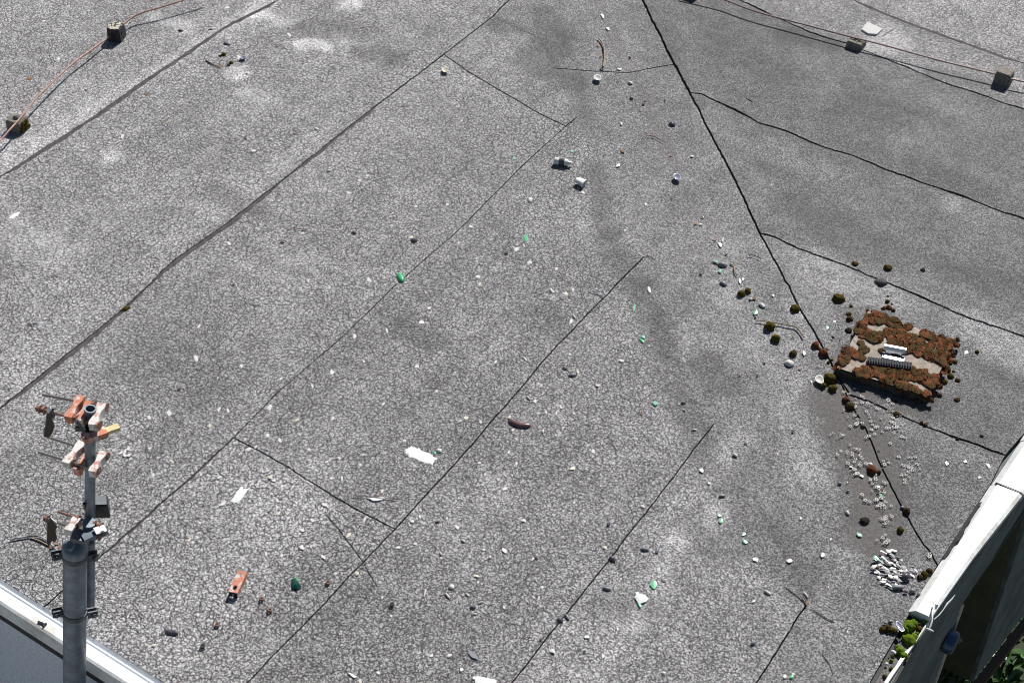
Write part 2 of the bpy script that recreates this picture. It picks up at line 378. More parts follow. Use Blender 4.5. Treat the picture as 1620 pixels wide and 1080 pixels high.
# worn, washed and bleached areas of the mineral surface: (points in the frame, radius in m, tone, crack, brown)
BLOBS = [
 ([(1010,455),(1050,560),(1130,740),(1200,840),(1270,930)],0.10,0.74,0.7,0.10),
 ([(945,270),(960,370)],0.08,0.74,0.7,0.15), ([(1120,575),(1140,605)],0.12,0.72,0.5,0.1), ([(1040,480),(1060,560)],0.07,0.8,1,0),
 ([(880,60),(845,100),(900,130)],0.16,0.72,0.6,0.14), ([(790,40),(830,60)],0.10,0.72,0.7,0.1), ([(350,305),(400,332)],0.11,0.78,0.8,0.15),
 ([(580,80),(625,97)],0.12,0.72,0.9,0.05), ([(490,45),(560,52)],0.14,0.74,0.9,0.08), ([(640,520),(690,540)],0.10,0.78,1,0.05),
 ([(700,610),(760,640)],0.14,0.9,1,0), ([(230,570),(300,610)],0.2,0.86,1,0), ([(850,500),(880,520)],0.12,0.82,1,0),
 ([(1110,40),(1200,70),(1300,150),(1420,170)],0.40,0.86,0.4,0.0), ([(1380,190),(1540,260)],0.30,0.88,0.4,0), ([(1250,60),(1310,70)],0.12,0.72,0.5,0.15),
 ([(1480,120),(1540,135)],0.10,0.70,0.5,0.1),
 ([(1330,640),(1370,700),(1390,780),(1385,850)],0.17,0.74,0.0,0.72), ([(1350,610),(1450,640)],0.10,0.75,0.0,0.5),
 ([(1190,590),(1240,650)],0.20,0.90,0.5,0), ([(1240,640),(1290,760)],0.09,1.18,0.3,0), ([(1225,560),(1255,640)],0.08,1.12,0.3,0),
 ([(1110,155),(1150,230),(1200,310)],0.11,1.22,0.7,0), ([(1080,20),(1105,110)],0.10,1.20,0.8,0),
 ([(1130,190),(1200,225),(1300,270)],0.13,1.38,1.0,0.0), ([(1230,400),(1330,445),(1430,490)],0.14,1.34,0.8,0), ([(1300,430),(1290,490)],0.16,1.30,0.4,0),
 ([(1270,450),(1290,540)],0.12,1.15,0.2,0), ([(1540,515),(1610,565)],0.16,1.55,0.3,0), ([(1502,325)],0.09,1.55,0.4,0), ([(1430,300),(1560,345)],0.12,1.2,0.6,0),
 ([(1390,655),(1480,700),(1560,740)],0.12,1.24,0.4,0), ([(1520,590),(1600,640)],0.18,0.84,0.3,0), ([(1430,330),(1600,420)],0.25,0.86,0.4,0),
 ([(1270,330),(1380,400)],0.2,0.80,0.4,0.05), ([(1330,470),(1400,470)],0.12,1.2,0.2,0),
 ([(0,260),(200,140),(420,5)],0.10,1.28,0.9,0), ([(178,249)],0.085,1.6,0.0,0), ([(375,117)],0.085,1.55,0.0,0), ([(485,73),(505,72)],0.085,1.5,0.0,0),
 ([(553,8)],0.10,1.5,0.0,0), ([(20,370),(90,400)],0.16,1.2,0.5,0), ([(240,25),(300,48)],0.07,1.3,0.4,0), ([(405,25),(450,38)],0.08,1.3,0.4,0),
 ([(390,148),(420,160)],0.08,1.25,0.4,0), ([(540,60),(580,75)],0.07,1.3,0.5,0), ([(812,58),(830,64)],0.05,1.4,0.3,0),
 ([(250,860),(420,800)],0.40,1.12,1,0), ([(380,760),(480,800)],0.2,1.15,1,0), ([(880,1040),(980,950)],0.28,1.14,0.9,0), ([(960,950),(1010,960)],0.10,0.75,0.6,0.05),
 ([(1080,830),(1050,900),(1000,990)],0.05,1.12,0.4,0.0), ([(1100,840),(1150,870)],0.14,0.80,0.5,0.05), ([(1075,855)],0.06,1.4,0.4,0), ([(1140,790),(1125,830)],0.05,1.3,0.3,0),
 ([(1140,750),(1170,700)],0.08,1.2,0.5,0), ([(770,765),(790,790)],0.07,1.2,0.7,0), ([(640,830),(680,850)],0.12,1.12,0.9,0), ([(870,55),(900,110)],0.06,1.35,0.5,0),
 ([(890,130),(905,160)],0.07,1.3,0.5,0), ([(1280,90),(1310,150)],0.10,1.2,0.5,0), ([(1500,180),(1440,220)],0.09,1.2,0.5,0), ([(1150,480),(1170,455)],0.07,1.25,0.2,0.0),
 ([(1135,370),(1160,390)],0.08,1.15,0.3,0.0), ([(1440,860),(1470,800)],0.15,0.85,0.3,0), ([(1380,960),(1430,1000)],0.2,0.84,0.3,0), ([(1240,960),(1300,1060)],0.18,0.9,0.5,0.03),
 ([(1395,58),(1400,75)],0.17,1.45,0.2,0),
 ([(945,0),(968,50),(990,105),(1008,135),(1022,160),(1040,200),(1062,245),(1085,300),(1110,340),(1140,372)],0.035,0.95,0.5,0.35),
 ([(860,20),(900,110),(925,200)],0.10,0.78,0.6,0.05), ([(960,380),(1000,440)],0.09,0.74,0.6,0.05), ([(1180,720),(1250,830),(1330,940)],0.07,0.85,0.5,0.05), ([(1150,420),(1190,520),(1240,600)],0.16,1.08,0.2,0.0), ([(1500,430),(1610,470)],0.12,0.8,0.3,0.0), ([(1420,230),(1600,300)],0.10,1.12,0.5,0), ([(1000,20),(1050,100)],0.14,0.82,0.5,0.03), ([(1480,640),(1560,680)],0.14,0.8,0.3,0.0),
]
BL = []
for pts, r, t, c, b in BLOBS:
    q = [Vector(xy(*p)) for p in pts]
    BL.append((q, r, t, c, b, min(p.x for p in q)-2*r, max(p.x for p in q)+2*r, min(p.y for p in q)-2*r, max(p.y for p in q)+2*r))
def wear(x, y, tone, crack):
    p = Vector((x, y)); br = 0.0
    for q, r, t, c, b, x0, x1, y0, y1 in BL:
        if not (x0 < x < x1 and y0 < y < y1): continue
        d = 1e9
        if len(q) == 1: d = (p-q[0]).length
        for a, e in zip(q[:-1], q[1:]):
            ab = e-a; k = max(0, min(1, (p-a).dot(ab)/ab.length_squared)); d = min(d, (p-a-ab*k).length)
        d = d/r + 0.38*noise.noise((x*7, y*7, r*50)) + 0.25*noise.noise((x*19, y*19, r*50))
        s = max(0.0, min(1.0, (1.15-d)/0.30)) if t > 1.45 and c == 0 else max(0.0, min(1.0, (1.25-d)/0.75)); s = s*s*(3-2*s)
        tone *= 1+(t-1)*s*(1.35 if t < 1 else 0.95); crack *= 1+(c-1)*s; br = br + (b-br)*s if b else br*(1-0.3*s)
    return tone, crack, br

def in_view(x, y):
    c = ROT.T @ np.array([x, y, -CAM_H])
    u, v = CX+FPX*c[0]/c[2], CY+FPX*c[1]/c[2]
    return -120 < u < 1740 and -120 < v < 1200
def felt_sheet(segs, z, tone, crack, along='y', label=None):
    pts, gap, lf = [], [], []
    for pl, g, *rest in segs:
        for q in pl:
            if pts and (q[0]-pts[-1][0])**2+(q[1]-pts[-1][1])**2 < 1e-7:
                gap[-1] = min(gap[-1], g) if g == 0 else max(gap[-1], g); continue
            pts.append(q); gap.append(g); lf.append(rest[0] if rest else 0.0)
    if (pts[0][0]-pts[-1][0])**2+(pts[0][1]-pts[-1][1])**2 < 1e-7: pts.pop(); gap.pop(); lf.pop()
    n = len(pts)
    area = sum(pts[i][0]*pts[(i+1) % n][1]-pts[(i+1) % n][0]*pts[i][1] for i in range(n))
    if area < 0: pts.reverse(); gap.reverse(); lf.reverse()
    off = []
    for i in range(n):
        a, b, c = Vector(pts[i-1]), Vector(pts[i]), Vector(pts[(i+1) % n])
        t = ((b-a).normalized()+(c-b).normalized()); t = t.normalized() if t.length > 1e-6 else (c-b).normalized()
        off.append(b + Vector((-t.y, t.x))*gap[i]*0.5)
    coords_ = [Vector((p.x, p.y)) for p in off]
    xs, ys = [p.x for p in off], [p.y for p in off]
    step = 0.036
    gx = np.arange(min(xs), max(xs), step); gy = np.arange(min(ys), max(ys), step)
    arr = np.array([(p.x, p.y) for p in off]); nxt = np.roll(arr, -1, 0)
    rnd = random.Random(int(area*1000))
    for iy, yy in enumerate(gy):
        cr = ((arr[:, 1] <= yy) != (nxt[:, 1] <= yy))
        xi = np.sort(arr[cr, 0] + (yy-arr[cr, 1])/(nxt[cr, 1]-arr[cr, 1])*(nxt[cr, 0]-arr[cr, 0]))
        for ix, xx in enumerate(gx):
            if np.searchsorted(xi, xx) % 2 == 0: continue
            if len(xi) and np.min(np.abs(xi-xx)) < 0.015: continue
            if not in_view(xx, yy) and (ix % 10 or iy % 10): continue
            coords_.append(Vector((xx+rnd.uniform(-.3, .3)*step, yy+rnd.uniform(-.3, .3)*step)))
    vv, ee, ff, ov, oe, of = geometry.delaunay_2d_cdt(coords_, [(i, (i+1) % n) for i in range(n)], [], 1, 1e-6)
    verts, cols = [], []
    liftmap = {}
    for i, src in enumerate(ov):
        if src and src[0] < n: liftmap[i] = lf[src[0]]
    for i, p in enumerate(vv):
        zz = z + ground(p.x, p.y)
        if i in liftmap and liftmap[i]: zz += liftmap[i]*max(0.0, noise.noise((p.x*6, p.y*6, 5))+0.35)
        verts.append((p.x, p.y, zz))
        st = 1.3*noise.noise((p.x*9, p.y*0.6, 1.5)) if along == 'y' else 1.9*noise.noise((p.x*0.7+p.y*.5, p.y*5, 2.5))
        st2 = noise.noise((p.x*1.1, p.y*1.1, 21.0+z*300))
        t, c, b = wear(p.x, p.y, tone*(1+0.13*st+0.10*st2), crack)
        cols += [min(1, t/2), min(1, c), b, 1]
    nf = len(verts); faces = [tuple(f) for f in ff]
    cyc = [None]*n
    for i, src in enumerate(ov):
        for s_ in src:
            if s_ < n: cyc[s_] = i
    cyc = [c for c in cyc if c is not None]
    base = len(verts)
    for i in cyc:
        x, y, zz = verts[i]; verts.append((x, y, -0.012)); cols += [cols[i*4]*0.6, 0, 0.4, 1]
    m_ = len(cyc)
    for k in range(m_):
        k2 = (k+1) % m_
        if cyc[k] != cyc[k2]: faces.append((cyc[k2], cyc[k], base+k, base+k2))
    me = bpy.data.meshes.new('felt_sheet'); me.from_pydata(verts, [], faces)
    me.materials.append(MAT['felt'])
    at_ = me.color_attributes.new('wear', 'FLOAT_COLOR', 'POINT'); at_.data.foreach_set('color', cols)
    o = link('felt_sheet', me, roof)
    if label: o['label'] = label
    return o
g1, g2, g3 = 0.006, 0.007, 0.0075
px = xy
a0, b0, c0, d0, e0, f0 = LN['A'][0], LN['B'][0], LN['C'][0], LN['D'][0], LN['E'][0], LN['F'][0]
aV, bV, cV, dV, eV, fV = LN['A'][-1], LN['B'][-1], LN['C'][-1], LN['D'][-1], LN['E'][-1], LN['F'][-1]
felt_sheet([([(LEFT, BOT)], 0), (sub('A', a0, aV), g1), (sub('VL', aV, VLa[0]), 0)], 0.0085, 0.66, 0.95)
felt_sheet([(sub('B', b0, bV), 0.012), (sub('VL', bV, aV), 0), (sub('A', aV, a0), 0.010)], 0.0075, 0.64, 1.0)
x3b, x2b = px(780, 28), px(702, 88)
felt_sheet([(sub('B', x3b, bV), g2), (sub('VL', bV, px(850, 60)), 0), (sub('X3', px(850, 60), x3b), g1)], 0.0065, 0.50, 0.7)
felt_sheet([(sub('B', x2b, x3b), g2), (sub('X3', x3b, px(850, 60)), g1), (sub('VL', px(850, 60), cV), 0), (sub('C', cV, px(895, 202)), 0.006), (sub('X2', px(895, 202), x2b), g2)], 0.0085, 0.51, 0.75)
felt_sheet([(sub('B', b0, x2b), g2), (sub('X2', x2b, px(895, 202)), g2), (sub('C', px(895, 202), c0), g1)], 0.0060, 0.575, 0.95)
x1c, x1d = px(370, 693), px(625, 838)
felt_sheet([(sub('C', x1c, cV), g1), (sub('VL', cV, dV), 0), (sub('D', dV, x1d), g1), (sub('X1', x1d, x1c), g2)], 0.0065, 0.52, 0.95)
felt_sheet([(sub('C', c0, x1c), g1), (sub('X1', x1c, x1d), g2), (sub('D', x1d, d0), g1)], 0.0040, 0.58, 1.0)
felt_sheet([(sub('D', d0, dV), g1), (sub('VL', dV, eV), 0), (sub('E', eV, e0), g1)], 0.0035, 0.52, 0.95)
felt_sheet([(sub('E', e0, eV), g1), (sub('VL', eV, fV), 0), (sub('F', fV, f0), 0.009)], 0.0025, 0.55, 0.85)
x4l, x4r = px(874, 108), px(1065, 102)
felt_sheet([(sub('VL', x4l, fV), 0), (sub('F', fV, f0), 0.005), ([(-0.64, BOT)], 0), (sub('PR', (-0.64, BOT), px(1484, 895)), 0.012), (sub('V', px(1484, 895), x4r), g3), (sub('X4', x4r, x4l), 0.010)], 0.0015, 0.41, 0.58)
felt_sheet([(sub('VL', VLa[0], x4l), 0), (sub('X4', x4l, x4r), g1), (sub('V', x4r, LN['V'][0]), g3)], 0.0025, 0.42, 0.55)
pr = lambda p: min(LN['PR'], key=lambda q: (q[0]-p[0])**2+(q[1]-p[1])**2)
r1a, r2a, r3a, r0a, a2a = LN['R1'][0], LN['R2'][0], LN['R3'][0], LN['R0'][0], LN['A2'][0]
r1b, r2b, r3b, r0b, a2b = [LN[k][-1] for k in ('R1', 'R2', 'R3', 'R0', 'A2')]
vend = px(1484, 895)
felt_sheet([(sub('V', vend, r3a), g3), (sub('R3', r3a, r3b), g2), (sub('PR', r3b, vend), 0.008)], 0.006, 0.33, 0.42, 'x')
felt_sheet([(sub('V', r3a, r2a), g3), (sub('R2', r2a, r2b), g3), (sub('PR', r2b, r3b), 0.008), (sub('R3', r3b, r3a), g2, 0.006)], 0.010, 0.295, 0.40, 'x')
felt_sheet([(sub('V', r2a, r1a), g3), (sub('R1', r1a, r1b), g3), (sub('PR', r1b, r2b), 0.008), (sub('R2', r2b, r2a), g3, 0.006)], 0.014, 0.285, 0.42, 'x')
felt_sheet([(sub('V', r1a, r0a), g3), (sub('R0', r0a, r0b), g2), (sub('PR', r0b, r1b), 0.008), (sub('R1', r1b, r1a), g3, 0.006)], 0.018, 0.285, 0.55, 'x')
felt_sheet([(sub('V', r0a, a2a), g2), (sub('A2', a2a, a2b), g1), (sub('PR', a2b, r0b), 0.008), (sub('R0', r0b, r0a), g2, 0.006)], 0.021, 0.52, 0.8, 'x')
felt_sheet([(sub('V', a2a, LN['V'][0]), g2), ([(-9.45, 13.6), (-0.50, 13.6)], 0), (sub('PR', (-0.5, 13.6), a2b), 0.008), (sub('A2', a2b, a2a), g1)], 0.022, 0.72, 0.9, 'x')

# bitumen that has bled out of the laps: strips of uneven width lying along a seam
def bead(pts, w0, w1, side, z, seed, mat='bleed'):
    mb = MB(); vs, fs = [], []
    n = len(pts)
    for i, p in enumerate(pts):
        a, b = Vector(pts[max(i-2, 0)]), Vector(pts[min(i+2, n-1)])
        t = (b-a).normalized(); nn = Vector((-t.y, t.x))*side
        k = 0.5+0.5*noise.noise((p[0]*3.3, p[1]*3.3, seed)); k = max(0, k + 0.35*noise.noise((p[0]*17, p[1]*17, seed)))
        wd = (w0+(w1-w0)*k)*min(1, i/6, (n-1-i)/6)
        gz = ground(*p)
        vs += [(p[0]+nn.x*0.001, p[1]+nn.y*0.001, z+gz), (p[0]+nn.x*wd*0.6, p[1]+nn.y*wd*0.6, z+0.0012+gz), (p[0]+nn.x*wd, p[1]+nn.y*wd, z-0.004+gz)]
    for i in range(n-1):
        for k in (0, 1): fs.append((3*i+k, 3*i+k+1, 3*i+k+4, 3*i+k+3))
    mb.add(vs, fs); o = mb.build('bitumen_bead', mat, roof, True); o['label'] = 'smooth dark bitumen bled out along a lap'
bead(sub('A', px(0, 281), px(443, 0)), 0.018, 0.050, -1, 0.0094, 1)
bead(sub('B', px(0, 648), px(450, 285)), 0.004, 0.042, -1, 0.0084, 2)
bead(sub('B', px(450, 285), px(600, 165)), -0.002, 0.034, -1, 0.0084, 3)
bead(sub('A2', px(1340, 0), px(1620, 105)), 0.02, 0.035, -1, 0.0226, 5)
bead(sub('C', px(150, 890), px(370, 693)), 0.000, 0.018, -1, 0.0062, 6)
bead(dens(P((515, 812), (545, 850), (575, 890), (597, 928)), seed=30), 0.0015, 0.004, 1, 0.0095, 7, 'bitumen')
bead(dens(P((1018, 408), (1026, 406), (1035, 412)), seed=31), 0.001, 0.003, 1, 0.0085, 8, 'bitumen')
bead(dens(P((895, 202), (905, 194), (912, 188)), seed=32), 0.003, 0.006, 1, 0.0105, 9, 'bitumen')
bead(dens(P((1395, 62), (1412, 52), (1400, 75)), seed=33), 0.001, 0.003, 1, 0.026, 9, 'bleed')
bead(dens(P((1180, 160), (1190, 166)), seed=34), 0.002, 0.004, 1, 0.022, 9, 'bitumen')
bead(dens(P((1242, 930), (1262, 945), (1275, 958)), seed=35), 0.001, 0.003, 1, 0.0075, 9, 'bitumen')
bead(dens(P((1285, 965), (1300, 975), (1320, 985)), seed=36), 0.000, 0.001, 1, 0.0065, 9, 'bitumen')
bead(dens(P((1300, 1035), (1312, 1050), (1318, 1068)), seed=37), 0.000, 0.0015, 1, 0.0065, 9, 'bitumen')

# ------------------------------------------------------------------ parapet cappings
cap = empty('parapet_capping', (-0.55, 5.2, 0)); tag(cap, 'white painted metal capping along the right roof edge, stained and open at its lower end', 'parapet capping')
def cap_piece(y0, y1, dx=0.0, dz=0.0):
    mb = MB(); vs, fs = [], []
    n = max(2, int((y1-y0)/0.05))
    for i in range(n+1):
        y = y0+(y1-y0)*i/n
        xin = float(np.interp(y, [4.6, 4.93, 5.566, 5.988, 13.6], [-0.645, -0.631, -0.604, -0.582, -0.20]))+dx
        xo = float(np.interp(y, [4.58, 5.05, 5.57, 13.6], [-0.545, -0.508, -0.447, 0.2]))+dx
        wob = 0.003*noise.noise((y*3, 0, 4)); zt = 0.034+dz+wob
        vs += [(xin, y, 0.004), (xin+0.030, y, zt), (xo-0.016, y, zt+0.004), (xo, y, zt-0.004), (xo+0.002, y, zt-0.022), (xo-0.004, y, zt-0.06), (xin+0.010, y, -0.03)]
    m_ = 7
    for i in range(n):
        for k in range(m_): fs.append((i*m_+k, i*m_+(k+1) % m_, (i+1)*m_+(k+1) % m_, (i+1)*m_+k))
    fs += [tuple(range(m_)), tuple(range(n*m_, (n+1)*m_))]
    mb.add(vs, fs); o = mb.build('cap_sheet', 'cap'); local(o, cap); return o
cap_piece(4.60, 5.553); cap_piece(5.562, 5.925, 0.004, 0.004); cap_piece(5.932, 9.2, 0.0, 0.001)
for k, y in enumerate((5.557, 5.928)):
    mb = MB(); mb.box((float(np.interp(y, [5.05, 5.57, 6.2], [-0.565, -0.525, -0.475])), y, 0.031), (0.060, 0.0016, 0.007)); local(mb.build('joint_strip', 'galv_dark'), cap)
mb = MB()                                                   # dark bitumen lifting along the inner foot of the capping
vs, fs = [], []
for i, t in enumerate(np.linspace(0, 1, 30)):
    y = 4.98+0.42*t; xin = float(np.interp(y, [4.6, 4.93, 5.566], [-0.645, -0.631, -0.604]))
    wd = max(0.002, 0.012+0.018*noise.noise((y*14, 1, 2)) + (0.014 if 0.25 < t < 0.5 else 0))
    vs += [(xin-0.004, y, 0.014), (xin+0.006+wd*0.6, y, 0.017+wd*1.05)]
for i in range(29): fs.append((2*i, 2*i+1, 2*i+3, 2*i+2))
mb.add(vs, fs); o = mb.build('bitumen_flap', 'bitumen'); local(o, cap); o['label'] = 'dark torn bitumen flap at the foot of the white capping'

cap2 = empty('parapet_capping', (-3.6, 2.38, 0)); tag(cap2, 'bluish white sheet metal capping along the lower left roof edge behind the mast', 'parapet capping')
def cap2_piece(x0, x1):
    mb = MB(); vs, fs = [], []
    prof = [(2.432, 0.003), (2.406, 0.032), (2.376, 0.050), (2.325, 0.056), (2.314, 0.050), (2.310, -0.035), (2.316, -0.035), (2.320, 0.042), (2.39, 0.044)]
    for x in (x0, x1): vs += [(x, y, z) for y, z in prof]
    m_ = len(prof)
    fs = [(k, (k+1) % m_, m_+(k+1) % m_, m_+k) for k in range(m_)] + [tuple(range(m_)), tuple(range(m_, 2*m_))]
    mb.add(vs, fs); mb.mi = [0 if k in (0, 1) else 1 for k in range(len(fs))]; local(mb.build('cap_sheet', ['cap_metal', 'cap']), cap2)
cap2_piece(-9.45, -3.605); cap2_piece(-3.60, -0.60)
mb = MB()
for q in [(63, 984), (68, 986), (71, 988)]:
    p = at(*q, 0.06); mb.box((p.x, p.y, 0.060), (0.010, 0.004, 0.004), Matrix.Rotation(0.6*q[0], 3, 'Z'))
o = mb.build('bent_tab', 'dark_bit'); local(o, cap2)

# ------------------------------------------------------------------ building below the roof edge
bld = empty('building', (-3, 6, -9)); tag(bld, 'shaded concrete building wall with raking fascia below the right roof edge', 'building')
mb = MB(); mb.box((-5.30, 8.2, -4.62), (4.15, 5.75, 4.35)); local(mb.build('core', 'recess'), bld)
FX = -0.50
def face_x(y): return -0.959+0.09*y          # the wall face runs a few degrees off the felt strips
def on_face(px_, py_):
    d = ray(px_, py_); t = -0.959/(d[0]-0.09*d[1]); return (d[1]*t, CAM_H+d[2]*t)
def on_wall(outline, x0, x1, name, mat):
    mb = MB(); n = len(outline)
    vs = [(face_x(y)+x, y, z) for x in (x0, x1) for y, z in outline]
    fs = [tuple(range(n)), tuple(reversed(range(n, 2*n)))] + [(i, n+i, n+(i+1) % n, (i+1) % n) for i in range(n)]
    mb.add(vs, fs); o = mb.build(name, mat); local(o, bld); return o
e1, e2, e3, e4 = on_face(1611, 820), on_face(1533, 940), on_face(1522, 955), on_face(1480, 1075)
f1, f2 = on_face(1620, 842), on_face(1540, 1079)
sl_ = (e1[1]-e2[1])/(e1[0]-e2[0])
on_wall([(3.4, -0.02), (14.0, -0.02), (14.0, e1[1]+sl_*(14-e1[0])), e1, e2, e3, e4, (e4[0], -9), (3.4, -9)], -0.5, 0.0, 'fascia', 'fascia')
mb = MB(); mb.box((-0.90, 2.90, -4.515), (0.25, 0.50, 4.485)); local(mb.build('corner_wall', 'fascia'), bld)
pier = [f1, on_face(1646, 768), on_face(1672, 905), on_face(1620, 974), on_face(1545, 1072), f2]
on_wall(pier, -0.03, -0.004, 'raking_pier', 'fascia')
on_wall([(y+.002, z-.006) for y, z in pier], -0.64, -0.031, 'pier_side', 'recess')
mb = MB(); mb.tube([Vector((face_x(e3[0])+.002, e3[0], e3[1])), Vector((face_x(e4[0])+.002, e4[0], e4[1])), Vector((face_x(e4[0])+.002, e4[0], -4))], .010, 6); o = mb.build('edge_bead', 'concrete'); local(o, bld)
wallS = empty('wall', (-5, 2.3, -9)); tag(wallS, 'pale bluish roughcast wall face below the lower left roof edge', 'wall')
mb = MB(); mb.box((-4.97, 2.372, -4.6), (4.47, 0.045, 4.56)); local(mb.build('wall_face', 'render_pale'), wallS)
mb = MB(); mb.box((-4.97, 2.318, -0.06), (4.47, 0.006, 0.022)); local(mb.build('drip_edge', 'dark_bit'), wallS)

_dy, _dz = on_face(1496, 1011); dp = Vector((face_x(_dy)+.02, _dy, _dz))
disc = empty('round_fitting', tuple(dp)); tag(disc, 'blue round disc fitting with a small metal bolt on the shaded right wall', 'wall fitting')
mb = MB(); mb.tube([dp+Vector((-0.018, 0, 0)), dp+Vector((0.02, 0, 0)), dp+Vector((0.032, 0, 0)), dp+Vector((0.036, 0, 0))], [0.064, 0.064, 0.056, 0.04], 24); local(mb.build('drum', 'bluedisc', None, True), disc)
bp = dp+Vector((0.02, 0.05, -0.012))
mb = MB(); mb.tube([bp, bp+Vector((0.03, 0, 0))], 0.008, 6); mb.tube([bp+Vector((0.01, 0, 0)), bp+Vector((0.018, 0, 0))], 0.013, 10); mb.box(bp+Vector((0.02, 0.005, -0.02)), (0.004, 0.006, 0.013)); local(mb.build('bolt', 'galv'), disc)

# timber rail and shrubs in the yard below
ZB = -5.0
p0, p1 = at(1530, 1105, ZB), at(1650, 950, ZB)
d_ = (p1-p0).normalized(); e_ = d_.cross(Vector((0, 0, 1)))
mb = MB(); rotm = Matrix((d_, e_, Vector((0, 0, 1)))).transposed()
mb.box((p0+p1)/2 + d_*0.2, ((p1-p0).length*1.4, 0.035, 0.05), rotm)
beam = mb.build('timber_rail', 'timber'); tag(beam, 'dark brown timber rail running diagonally below the right wall', 'rail')
sh = at(1612, 1050, -5.6)
bush = empty('shrub', (sh.x, sh.y, -9)); tag(bush, 'dark green leafy shrub in the shaded lower right corner', 'shrub')
mb = MB(); rb = random.Random(3)
cen = Vector((sh.x+0.25, sh.y+0.0, -6.3))
for i in range(1700):
    d = Vector((rb.gauss(0, 1), rb.gauss(0, 1), rb.gauss(0, 1))).normalized()
    k = rb.uniform(0.55, 1.0)*(1+0.35*noise.noise(d*2.2))
    c = cen + Vector((d.x*1.3, d.y*1.5, d.z*1.05))*k
    s = rb.uniform(0.045, 0.085)
    nn = (d+Vector((rb.uniform(-.7, .7), rb.uniform(-.7, .7), rb.uniform(0, .9)))).normalized()
    t = nn.orthogonal().normalized(); t = Matrix.Rotation(rb.uniform(0, 6.28), 3, nn) @ t; b = nn.cross(t)
    mb.add([c-t*s, c-t*s*0.3+b*s*0.55+nn*s*.12, c+t*s*0.5+b*s*0.4, c+t*s*1.15-nn*s*.25, c+t*s*0.5-b*s*0.4, c-t*s*0.3-b*s*0.55+nn*s*.12], [(0, 1, 2, 3), (0, 3, 4, 5)])
local(mb.build('leaves', 'ivy'), bush)
mb = MB()
for i in range(9):
    a = i*0.7; mb.tube([(sh.x, sh.y, -9), (sh.x+.2*math.cos(a), sh.y+.2*math.sin(a), -7.8), (cen.x+.8*math.cos(a), cen.y+.9*math.sin(a), -6.3)], [0.05, 0.035, 0.01], 6)
local(mb.build('stems', 'timber'), bush)

# ------------------------------------------------------------------ open gutter with moss at the lower end of the right parapet
mb = MB(); vs, fs = [], []
ys = np.linspace(2.45, 4.645, 60)
for y in ys:
    for j, x in enumerate(np.linspace(-0.618, -0.556, 7)):
        vs.append((x, y, -0.010+0.006*noise.noise((x*60, y*60, 1))+0.004*noise.noise((x*20, y*20, 2))))
for i in range(59):
    for j in range(6): fs.append((i*7+j, i*7+j+1, i*7+j+8, i*7+j+7))
mb.add(vs, fs)
gut = empty('gutter', (-0.6, 3.6, -0.02)); tag(gut, 'open grit filled edge gutter with its capping missing, lower right corner', 'gutter')
local(mb.build('grit_bed', 'grit'), gut)
mb = MB(); vs, fs = [], []
for i, y in enumerate(np.linspace(2.45, 4.60, 50)):
    xo = float(np.interp(y, [2.45, 4.19, 4.597], [-0.60, -0.571, -0.543])); r_ = 0.004*noise.noise((y*15, 0, 0))
    wd = 0.016 if y < 4.42 else 0.007
    vs += [(xo-wd+r_, y, 0.006), (xo, y, 0.010), (xo+0.002, y, -0.03), (xo-wd+r_, y, -0.03)]
for i in range(49):
    for k in range(4): fs.append((4*i+k, 4*i+(k+1) % 4, 4*i+4+(k+1) % 4, 4*i+4+k))
mb.add(vs, fs); local(mb.build('outer_lip', 'cap'), gut)
mb = MB(); mb.box((-0.60, 3.55, -0.030), (0.052, 1.11, 0.012)); local(mb.build('tray', 'bitumen'), gut)

# ------------------------------------------------------------------ moss cushions
def blob_mesh(name, mat, seed, sub_=3, flat=0.75, rough=0.20, fine=0.20):
    bm = bmesh.new(); bmesh.ops.create_icosphere(bm, subdivisions=sub_, radius=1.0)
    for v in bm.verts:
        d = v.co.normalized()
        k = 1+rough*noise.noise(d*1.6+Vector((seed, 0, 0)))*1.6+fine*noise.noise(d*7+Vector((seed, 3, 0)))+fine*0.9*noise.noise(d*17+Vector((0, seed, 0)))
        v.co = d*k; v.co.z *= flat
        if v.co.z < -0.25*flat: v.co.z = -0.25*flat + (v.co.z+0.25*flat)*0.15
    me = bpy.data.meshes.new(name); bm.to_mesh(me); bm.free(); me.materials.append(MAT[mat])
    for p in me.polygons: p.use_smooth = True
    return me
CUSH = {k: [blob_mesh('moss_cushion', k, 3.7*i+11) for i in range(4)] for k in ('moss_olive', 'moss_rust', 'moss_brown', 'moss_dark', 'moss_green')}

# landmarks that can be found in the picture, used to say where a small thing lies
LM = [("the copper wire's black block", 185, 55), ("the leftmost holed wire block", 30, 195), ("the pale slab of the right wire run", 1377, 50), ("the long curved stick", 952, 85),
      ("the clear plastic bottle", 890, 263), ("the crumpled white cup", 917, 294), ("the green tube", 634, 441), ("the bent wire staple", 945, 462), ("the long brown razor shell", 822, 671),
      ("the big white dropping", 668, 722), ("the smaller white dropping", 378, 785), ("the orange metal bracket", 376, 930), ("the dark green shard", 468, 925), ("the steel mast", 130, 800),
      ("the mossy slab", 1415, 560), ("the shell heap", 1400, 900), ("the white glass lump", 1014, 946), ("the pair of dark mussels", 890, 980), ("the grey stone on the seam", 1393, 449),
      ("the twine with white paper", 590, 789), ("the blue mussel shell", 1070, 285), ("the fan of pinkish shells", 710, 945), ("the white triangle shell", 838, 318), ("the moss by the left seam", 199, 491),
      ("the bleached square by the twig", 375, 117), ("the white dish shell", 945, 128), ("the mussel above two moss balls", 1143, 421), ("the pale valley mussel", 1192, 1018), ("the cream shell cup", 704, 115)]
USED = set()
class Where:
    def __init__(self, x, y, skip): self.x, self.y, self.skip = x, y, skip
    def __str__(self): return '@@'
def where(x, y, skip=8): return Where(x, y, skip)
